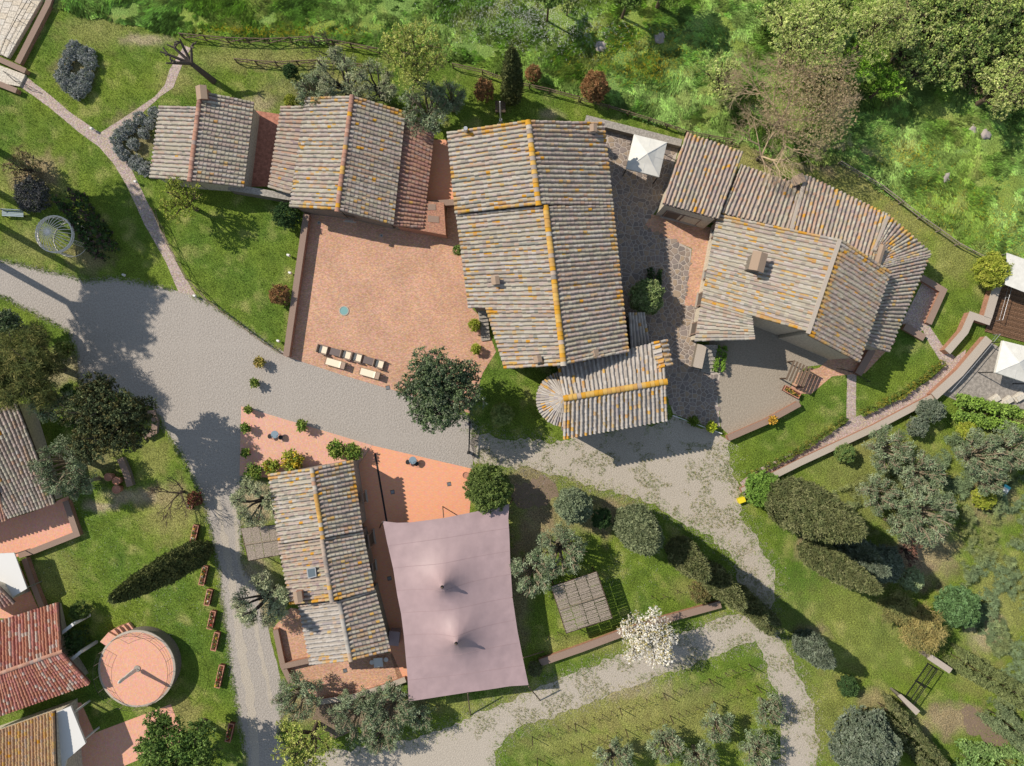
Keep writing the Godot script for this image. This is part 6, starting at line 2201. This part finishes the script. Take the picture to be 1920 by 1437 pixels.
	for q in [[1735,30,50,"leftmost of the back row in the top right wood"], [1790,20,55,"second from left in the back row of the wood"], [1850,40,55,"third from left in the back row of the wood"], [1910,25,50,"in the very top right corner of the wood"], [1760,85,46,"second from left in the middle row of the wood"], [1820,90,50,"third from left in the middle row of the wood"], [1880,90,45,"fourth from left in the middle row of the wood"], [1925,90,40,"at the right edge in the middle row of the wood"], [1720,130,38,"leftmost of the front row of the wood"], [1775,140,36,"middle of the front row of the wood"], [1700,90,40,"leftmost of the middle row of the wood"], [1560,10,46,"between the two large pale trees at the top"], [1450,20,40,"left of the large pale trees at the top"]]:
		tree("woodland_tree", "scrubby tree " + q[3], "tree", q[0], q[1], 2.0 + 0.5 * (w % 3), q[2], "wood", {"group": "trees of the top right wood"})
		w += 1
	for q in [[1180,-12,36,"dark green tree at the top edge above the meadow"], [1250,-32,50,"tree cut by the top edge, shading the meadow"], [1030,-5,26,"small dark tree at the top edge, left"]]:
		tree("meadow_tree", q[3], "tree", q[0], q[1], 4.0, q[2], "green")
	tree("meadow_bush", "brownish bush at the top edge of the meadow", "shrub", 1065, 12, 1.6, 17, "wood")
	# bare trees
	var bt = bare_tree("big bare brown tree at the top right of the houses", 1452, 238, 9.0, 6, 0.2, "twig", 0.95)
	leaves(bt, "buds", P(1515, 185, 6.0), Vector3(4.2, 1.7, 4.4), 5200, "tuft", [Color(0.52, 0.42, 0.26), Color(0.6, 0.49, 0.31), Color(0.42, 0.4, 0.2)], 0.5)
	bare_tree("smaller bare brown tree beside the big bare tree", 1420, 300, 6.0, 5, 0.14, "twig", 0.9)
	bare_tree("small bare tree beside the drive at left", 345, 922, 4.5, 4, 0.12, "bark", 0.8, Vector3(0, 0, 0))
	bare_tree("bare twiggy tree at the top beside the rail fence", 622, 112, 3.6, 4, 0.1, "bark_grey", 0.8)
	# pruned tree
	var base := P(400, 152)
	var t := thing("pruned_tree", "heavily pruned bare tree leaning over the stone path end", "tree", base)
	var st := mb()
	tube(st, base - Vector3(0, 0.05, 0), base + Vector3(-0.6, 3.0, -0.2), 0.3, 0.2, 9)
	obj("trunk", st, mt["bark_grey"], t)
	st = mb()
	var f := base + Vector3(-0.6, 3.0, -0.2)
	for q in [[-1.0, 1.0, -0.9], [-0.3, 1.3, -1.2], [-1.3, 0.8, 0.3], [-0.6, 1.4, 0.5], [0.5, 1.2, -0.9], [-1.5, 1.1, -0.3]]:
		var e: Vector3 = f + Vector3(q[0], q[1], q[2])
		tube(st, f, e, 0.14, 0.1, 6)
		for j in 3:
			var d := Vector3(rng.randfn(), absf(rng.randfn()) + 0.3, rng.randfn()).normalized()
			tube(st, e, e + d * 0.6, 0.08, 0.06, 6)
	obj("limbs", st, mt["bark_grey"], t)
	# cypresses
	cypress("tall slim cypress leaning left over the lawn by the round tower", 386, 1029, 15.0, 1.15, cypd)
	cypress("dark slim cypress behind the farmhouse, top middle", 960, 188, 9.7, 0.85, cypd)
	cypress("broad cypress on the lawn between lane and reed pergola", 1183, 976, 10.0, 1.75, [Color(0.208, 0.247, 0.13), Color(0.26, 0.299, 0.169), Color(0.156, 0.195, 0.104)])
	cypress("cypress right of the broad one, in its shade", 1268, 1025, 10.0, 1.25, cyp)
	cypress("cypress at the bend where the lane meets loop road", 1322, 1068, 10.5, 1.1, cyp)
	cypress("slim cypress at the very end of the lane hedge", 1372, 1105, 8.5, 0.9, cyp)
	cypress("biggest broad cypress at the lower end of path wall", 1462, 934, 15.0, 2.15, cyp)
	cypress("second cypress on the right lawn, below the biggest", 1508, 1028, 13.0, 1.2, cyp)
	cypress("short cypress alone on the right lawn", 1502, 1197, 6.0, 1.15, grey)
	cypress("grey-green cypress behind the second right lawn cypress", 1575, 1030, 8.0, 1.2, grey)
	# single shrubs: x, y, centre height, radius px, label, colours
	var red := [Color(0.325, 0.182, 0.078), Color(0.416, 0.221, 0.104), Color(0.234, 0.156, 0.065)]
	var lime := [Color(0.338, 0.39, 0.052), Color(0.26, 0.325, 0.039), Color(0.429, 0.455, 0.078)]
	var dk := [Color(0.0585, 0.117, 0.039), Color(0.078, 0.143, 0.0455), Color(0.039, 0.078, 0.026)]
	var shr := [[915,917,2.6,45,"dense round topiary at the tip of the orange terrace",[Color(0.143, 0.208, 0.052), Color(0.195, 0.26, 0.078), Color(0.104, 0.156, 0.039)],2.2], [1076,947,2.6,34,"rounded grey-green conifer below the lane",[Color(0.195, 0.247, 0.143), Color(0.247, 0.299, 0.182)],2.4], [1128,972,1.6,20,"dark bush between two rounded conifers",dk,1.2],
		[537,405,1.2,25,"dark green ball shrub at the terrace house's left corner",dk,1.1], [524,553,1.0,20,"reddish brown round shrub by the terrace wall",red,0.9], [908,170,1.4,19,"red-brown shrub left of the dark slim cypress",red,1.3], [1115,163,1.6,26,"red-brown round shrub on the meadow fence",red,1.5], [1000,138,1.0,15,"small brown shrub right of the dark slim cypress",red,0.9],
		[1212,557,1.8,33,"light green conifer in the paved courtyard",[Color(0.26, 0.338, 0.13), Color(0.338, 0.403, 0.182), Color(0.182, 0.26, 0.091)],1.5], [941,778,1.2,22,"yellowish green shrub right of the holm oak",[Color(0.325, 0.39, 0.13), Color(0.234, 0.312, 0.091)],1.1], [1860,508,1.5,33,"rounded yellow-green shrub left of white tarpaulin",lime,1.3], [1708,1086,1.3,22,"pale green ball shrub below the right grove",[Color(0.312, 0.39, 0.195), Color(0.39, 0.468, 0.26)],1.2], [1590,1287,0.8,20,"small dark ball shrub alone on the right lawn",dk,0.7],
		[1610,1045,1.6,34,"grey-green shrub between two right lawn cypresses",grey,1.4], [1655,1058,1.6,36,"grey rosemary-like shrub left of pale ball shrub",grey,1.4], [1430,918,1.3,34,"leafy green bush at the foot of biggest cypress",[Color(0.156, 0.286, 0.052), Color(0.208, 0.351, 0.065)],1.2], [1845,934,0.9,22,"yellow-green bush left of the turquoise cart",lime,0.8], [1585,850,1.0,18,"green bush against the lower path wall",[Color(0.13, 0.221, 0.065), Color(0.195, 0.26, 0.078)],0.9], [1745,770,1.2,24,"grey green bush below the upper path wall",grey,1.1], [1720,800,1.0,20,"low bush left of the yellow-green grove bush",grey,0.9], [1812,808,0.9,18,"yellow-green bush at the top of right grove",lime,0.8],
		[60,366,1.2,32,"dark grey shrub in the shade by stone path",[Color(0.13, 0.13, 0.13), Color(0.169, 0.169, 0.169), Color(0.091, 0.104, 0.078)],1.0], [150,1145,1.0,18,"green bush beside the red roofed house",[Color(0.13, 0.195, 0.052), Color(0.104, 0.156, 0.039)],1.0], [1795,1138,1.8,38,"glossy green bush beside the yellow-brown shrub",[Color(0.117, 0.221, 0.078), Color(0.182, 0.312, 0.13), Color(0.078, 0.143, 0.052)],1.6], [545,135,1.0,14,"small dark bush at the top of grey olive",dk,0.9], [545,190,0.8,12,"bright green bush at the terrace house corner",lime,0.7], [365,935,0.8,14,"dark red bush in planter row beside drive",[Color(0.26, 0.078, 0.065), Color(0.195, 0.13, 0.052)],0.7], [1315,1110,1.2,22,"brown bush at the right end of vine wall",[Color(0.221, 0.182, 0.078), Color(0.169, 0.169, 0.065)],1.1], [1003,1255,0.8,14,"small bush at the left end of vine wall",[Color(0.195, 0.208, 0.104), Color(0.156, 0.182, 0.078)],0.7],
		[890,610,0.8,12,"green climber left of the farmhouse stairs",lime,0.7], [892,655,0.6,10,"small green plant below the farmhouse stairs",lime,0.5], [858,470,0.9,9,"small green plant against the farmhouse's left wall",[Color(0.13, 0.208, 0.052), Color(0.182, 0.26, 0.065)],0.8]]
	for q in shr: tree("round_shrub", q[4], "shrub", q[0], q[1], q[2], q[3], "ball", {"cols": q[5], "ry": q[6], "sc": 1.25 if q[3] > 25 else 1.0})
	tree("broad_shrub", "dark grey-green domed tree at the bottom right", "tree", 1620, 1395, 3.2, 62, "ball", {"cols": grey, "ry": 2.8, "sc": 1.5, "dens": 0.7})
	tree("broad_shrub", "yellow-brown spreading shrub on the right lawn, larger half", "shrub", 1725, 1178, 2.0, 46, "cedar", {"cols": [Color(0.338, 0.286, 0.104), Color(0.26, 0.247, 0.091), Color(0.416, 0.338, 0.13)], "dens": 0.8})
	tree("broad_shrub", "yellow-brown spreading shrub on the right lawn, smaller half", "shrub", 1680, 1140, 1.8, 34, "cedar", {"cols": [Color(0.26, 0.247, 0.091), Color(0.208, 0.221, 0.078)], "dens": 0.8})
	tree("twiggy_shrub", "reddish bare twiggy shrub below the largest grove olive", "shrub", 1705, 1035, 1.2, 30, "wood", {"cols": [Color(0.208, 0.104, 0.078), Color(0.156, 0.091, 0.065)], "dens": 0.4})
	tree("brown_shrub", "brown dry shrub left of the stone path in half shade", "shrub", 48, 318, 1.2, 46, "wood", {"cols": [Color(0.26, 0.208, 0.104), Color(0.195, 0.182, 0.078), Color(0.312, 0.234, 0.13)], "dens": 0.5})
	# lavender cushions in two beds
	var lav := [Color(0.32, 0.339, 0.338), Color(0.415, 0.434, 0.423), Color(0.245, 0.283, 0.237)]
	for q in [[138,88,13,"at the top end"], [161,104,18,"biggest one, upper right"], [130,105,13,"upper left"], [122,122,13,"left, just above the middle"], [118,143,16,"leftmost, below the middle"], [128,160,15,"lower left"], [146,174,15,"at the bottom end"], [160,143,15,"right, below the middle"], [158,160,14,"lower right"], [138,150,12,"in the centre"], [170,120,12,"rightmost"]]:
		tree("lavender_bush", "grey lavender cushion of the oval lawn bed, " + q[3], "shrub", q[0], q[1], 0.45, q[2], "ball", {"cols": lav, "ry": 0.4, "group": "lavender of the oval bed"})
	for q in [[262,222,13,"second from the top"], [290,212,13,"topmost, at the eave"], [243,238,14,"third along the upper path side"], [228,250,14,"fourth along the upper path side"], [218,262,12,"at the path fork tip"], [222,280,11,"first below the fork tip"], [232,292,11,"second below the fork tip"], [255,305,15,"large, second from the bottom"], [272,316,15,"large, lowest of all"], [250,270,12,"in the middle of the bed"], [270,250,11,"middle, nearer the house"], [282,232,12,"upper, touching the roof edge"]]:
		tree("lavender_bush", "grey lavender cushion left of the small house, " + q[3], "shrub", q[0], q[1], 0.45, q[2], "ball", {"cols": lav, "ry": 0.4, "group": "lavender beside the small house"})
	# hedges
	hedge("tall dark hedge between iron gazebo and stone path", [142,374, 178,425, 212,480], 2.0, 2.6, dk + [Color(0.117, 0.078, 0.078)], "box", 0.9)
	hedge("square green box hedge in the paved courtyard", [1226,507, 1224,535], 1.3, 1.2, dk)
	hedge("green hedge beside the yard stairs", [1350,650, 1344,696], 1.0, 1.0, [Color(0.156, 0.286, 0.039), Color(0.208, 0.364, 0.052)])
	hedge("low hedge along the garden path, lower stretch", [1400,893, 1500,842, 1584,784], 0.5, 0.55, [Color(0.182, 0.247, 0.052), Color(0.286, 0.286, 0.065), Color(0.13, 0.208, 0.039)], "tuft", 1.0)
	hedge("low hedge along the garden path, upper stretch", [1612,775, 1690,738, 1765,680], 0.55, 0.6, [Color(0.182, 0.247, 0.052), Color(0.312, 0.286, 0.052), Color(0.13, 0.208, 0.039)], "tuft", 1.0)
	hedge("broad green hedge under the concrete terrace", [1785,764, 1850,778, 1930,798], 2.2, 1.3, [Color(0.208, 0.338, 0.052), Color(0.26, 0.39, 0.078), Color(0.156, 0.26, 0.052)], "big", 0.8)
	hedge("wide clipped hedge left of the iron gate", [1640,1310, 1700,1380, 1768,1452], 2.0, 2.4, cyp, "cypress", 0.9)
	hedge("wide clipped hedge right of the iron gate", [1775,1222, 1840,1262, 1940,1318], 1.8, 2.2, [Color(0.221, 0.26, 0.104), Color(0.169, 0.208, 0.078)], "cypress", 0.9)
	hedge("clipped hedge at the right edge below the dirt track", [1842,1322, 1880,1355, 1940,1395], 2.0, 2.2, [Color(0.208, 0.26, 0.13), Color(0.156, 0.208, 0.104)], "cypress", 0.9)
	hedge("clipped conifer hedge along the bend of the lane", [1380,1112, 1412,1142, 1440,1168], 1.6, 2.6, cyp, "cypress", 1.0)
	hedge("leafy bushes in the bottom right corner", [1790,1410, 1850,1420, 1940,1425], 2.4, 1.4, [Color(0.156, 0.26, 0.078), Color(0.234, 0.351, 0.117)], "big", 0.6, "shrubs")
	hedge("dark ivy bank beside the red roofed house", [150,1175, 163,1215], 1.4, 2.0, dk, "box", 0.8)

# ------------------------------------------------------------------ grass, weeds and flowers
func build_grass():
	var xs := []
	var cs := []
	# meadow: tall grass lying in swathes
	var tries := 0
	while xs.size() < 50000 and tries < 300000:
		tries += 1
		var px := rng.randf_range(-20, 1940)
		var py := rng.randf_range(-20, 490)
		if py > meadow_line(px) - 5.0: continue
		var p := P(px, py)
		if occ_at(p.x, p.z) != 0: continue
		var n := noise.get_noise_2d(p.x * 1.4 + 20, p.z * 2.4)
		if rng.randf() > 0.5 + n * 1.4: continue
		var f := noise.get_noise_2d(p.x * 0.6, p.z * 0.6 + 90)
		var g := noise2.get_noise_2d(p.x * 0.45, p.z * 0.45)
		var s := rng.randf_range(0.6, 1.1) * (1.0 + 0.6 * n)
		var flow := 0.9 + noise.get_noise_2d(p.x * 1.1 + 7, p.z * 1.1) * 4.0
		xs.append(Transform3D(Basis(Vector3.UP, flow + rng.randf_range(-0.45, 0.45)) * Basis.from_scale(Vector3(s, s * rng.randf_range(0.6, 1.3), s)), p + Vector3(0, 0.02, 0)))
		var c := Color(0.3, 0.45, 0.09).lerp(Color(0.39, 0.58, 0.18), clampf(0.4 + f * 2.2, 0, 1))
		if g > 0.16: c = c.lerp(Color(0.38, 0.37, 0.15), clampf((g - 0.2) * 3.0, 0, 0.45))
		if g < -0.25: c = c.lerp(Color(0.14, 0.22, 0.05), 0.7)
		cs.append(shade_of(c, rng.randf_range(0.5, 1.45)))
	var o := multi("meadow_grass", msh["swath"], mt["leaf"], self, xs, cs)
	tag(o, "tall green grass of the meadow above the houses", "grass", "", "stuff")
	# turf on the lawns
	xs = []; cs = []
	for i in 170000:
		var px := rng.randf_range(-10, 1930)
		var py := rng.randf_range(0, 1445)
		if py < meadow_line(px): continue
		var p := P(px, py)
		if occ_at(p.x, p.z) != 0: continue
		var s := rng.randf_range(0.6, 1.2)
		xs.append(Transform3D(Basis(Vector3.UP, rng.randf() * TAU) * Basis.from_scale(Vector3(s, s * 0.8, s)), p + Vector3(0, 0.02, 0)))
		var c := ground_colour(p.x, p.z)
		cs.append(shade_of(c, rng.randf_range(0.4, 0.85)))
	o = multi("lawn_grass", msh["turf"], mt["leaf"], self, xs, cs)
	tag(o, "short mown grass of the lawns between the houses", "grass", "", "stuff")
	# weeds creeping over the gravel of the lane and the loop road
	xs = []; cs = []
	for i in 60000:
		var px := rng.randf_range(890, 1540)
		var py := rng.randf_range(830, 1437)
		var p := P(px, py)
		if occ_at(p.x, p.z) != 2: continue
		var n := noise2.get_noise_2d(p.x * 0.5 + 5, p.z * 0.5) + 0.7 * noise.get_noise_2d(p.x * 2.0, p.z * 2.0)
		if n < 0.17 - (0.15 if px > 1290 and py < 1000 else 0.0) - rng.randf() * 0.12: continue
		var s := rng.randf_range(0.6, 1.7)
		xs.append(Transform3D(Basis(Vector3.UP, rng.randf() * TAU) * Basis.from_scale(Vector3(s, s * 0.5, s)), p + Vector3(0, 0.02, 0)))
		cs.append(shade_of(Color(0.2, 0.25, 0.07) if rng.randf() < 0.6 else Color(0.36, 0.32, 0.15), rng.randf_range(0.7, 1.2)))
	o = multi("gravel_weeds", msh["turf"], mt["leaf"], self, xs, cs)
	tag(o, "sparse weeds growing through the gravel lane", "weeds", "", "stuff")
	# grass creeping in from the verges, and gravel strewn out over them
	xs = []; cs = []
	var ps := []
	var pc := []
	var vi2 := -1
	for poly in verges:
		vi2 += 1
		for i in poly.size():
			var p0: Vector2 = poly[i]
			var p1: Vector2 = poly[(i + 1) % poly.size()]
			for k in int((p1 - p0).length() * 80.0):
				var nn := (p1 - p0).orthogonal().normalized()
				var q := p0.lerp(p1, rng.randf()) + nn * rng.randfn() * (0.5 if vi2 > 0 else 0.12)
				var o2 := occ_at(q.x, q.y)
				var side := p0.lerp(p1, 0.5)
				if occ_at(side.x + nn.x * 0.7, side.y + nn.y * 0.7) != 0 and occ_at(side.x - nn.x * 0.7, side.y - nn.y * 0.7) != 0: continue
				if o2 == 2 and rng.randf() < 0.8:
					var s := rng.randf_range(0.6, 1.6)
					xs.append(Transform3D(Basis(Vector3.UP, rng.randf() * TAU) * Basis.from_scale(Vector3(s, s * 0.6, s)), Vector3(q.x, 0.02, q.y)))
					cs.append(shade_of(ground_colour(q.x, q.y), rng.randf_range(0.45, 0.9)))
				elif o2 == 0:
					var s := rng.randf_range(0.4, 1.1)
					ps.append(Transform3D(Basis.from_euler(Vector3(rng.randf() * 3, rng.randf() * 6, 0)) * Basis.from_scale(Vector3.ONE * s), Vector3(q.x, 0.015, q.y)))
					pc.append(shade_of(Color(0.5, 0.46, 0.41), rng.randf_range(0.7, 1.15)))
	o = multi("verge_grass", msh["turf"], mt["leaf"], self, xs, cs)
	tag(o, "grass creeping over the edges of the gravel", "grass", "", "stuff")
	o = multi("strewn_gravel", msh["pebble"], mt["flower"], self, ps, pc)
	tag(o, "loose gravel strewn over the grass verges", "gravel", "", "stuff")
	# wild flowers: white drift at the top, yellow strips
	xs = []; cs = []
	for q in [[965,30,130,50,1500,0], [1060,66,120,40,500,0], [1200,100,150,60,900,1], [1225,132,60,30,300,1], [560,62,150,12,500,1], [430,58,50,8,150,1], [1700,290,60,30,400,1], [1780,390,120,60,350,1], [1880,430,60,60,300,1], [150,1000,120,120,300,2], [300,1120,120,100,300,2], [1160,1080,120,60,200,2]]:
		for i in q[4]:
			var p := P(q[0] + rng.randfn() * q[2] * 0.5, q[1] + rng.randfn() * q[3] * 0.5)
			if occ_at(p.x, p.z) != 0: continue
			var s: float = 0.55 if q[5] != 2 else 0.35
			xs.append(Transform3D(Basis(Vector3.UP, rng.randf() * TAU) * Basis.from_scale(Vector3(s, s * 0.5, s) * rng.randf_range(0.6, 1.2)), p + Vector3(0, 0.25 if q[5] != 2 else 0.05, 0)))
			cs.append([Color(0.75, 0.76, 0.72), Color(0.6, 0.48, 0.03), Color(0.7, 0.72, 0.66)][q[5]])
	o = multi("wild_flowers", msh["flower"], mt["flower"], self, xs, cs)
	tag(o, "white and yellow wild flowers scattered through the grass", "flowers", "", "stuff")
	# herbs and rosemary mounds covering the slope at the right edge
	xs = []; cs = []
	for i in 14000:
		var px := rng.randf_range(1560, 1935)
		var py := rng.randf_range(770, 1330)
		if py < 1000 and py < 1010 - (px - 1380) * 0.5: continue
		var edge := 1800.0 + maxf(0.0, (1050.0 - py)) * 0.35 + maxf(0.0, py - 1190.0) * 0.55
		if py > 1000 and px < edge: continue
		var p := P(px, py)
		if occ_at(p.x, p.z) != 0: continue
		var n := noise2.get_noise_2d(p.x * 0.45, p.z * 0.45) - (0.12 if px < edge else 0.0)
		if n < -0.05: continue
		var h := clampf((n + 0.05) * 2.6, 0.05, 1.0)
		xs.append(Transform3D(Basis.from_euler(Vector3(rng.randf_range(-0.6, 0.6), rng.randf() * TAU, rng.randf_range(-0.6, 0.6))) * Basis.from_scale(Vector3.ONE * rng.randf_range(0.8, 1.5)), p + Vector3(0, h * rng.randf_range(0.5, 1.0), 0)))
		var c := Color(0.224, 0.304, 0.16).lerp(Color(0.32, 0.352, 0.128), clampf(0.5 + noise.get_noise_2d(p.x, p.z) * 2.0, 0, 1))
		cs.append(shade_of(c, rng.randf_range(0.7, 1.25)))
	o = multi("shrub_cover", msh["lavender"], mt["leaf"], self, xs, cs)
	tag(o, "low rosemary-like shrubs covering the slope at the right edge", "shrubs", "", "stuff")
	# understorey between the trees at the top right
	xs = []; cs = []
	for i in 7000:
		var px := rng.randf_range(1670, 1940)
		var py := rng.randf_range(-20, 200)
		if py > 140 + (px - 1700) * 0.28: continue
		var p := P(px, py)
		var n := noise2.get_noise_2d(p.x * 0.4, p.z * 0.4)
		xs.append(Transform3D(Basis.from_euler(Vector3(rng.randf_range(-0.6, 0.6), rng.randf() * TAU, rng.randf_range(-0.6, 0.6))) * Basis.from_scale(Vector3.ONE * rng.randf_range(0.8, 1.4)), p + Vector3(0, 0.2 + maxf(0, n + 0.2) * 2.5 * rng.randf(), 0)))
		cs.append(shade_of(Color(0.16, 0.224, 0.064) if rng.randf() < 0.7 else Color(0.32, 0.24, 0.144), rng.randf_range(0.7, 1.3)))
	o = multi("wood_undergrowth", msh["oak"], mt["leaf"], self, xs, cs)
	tag(o, "dense undergrowth of the wood at the top right", "undergrowth", "", "stuff")
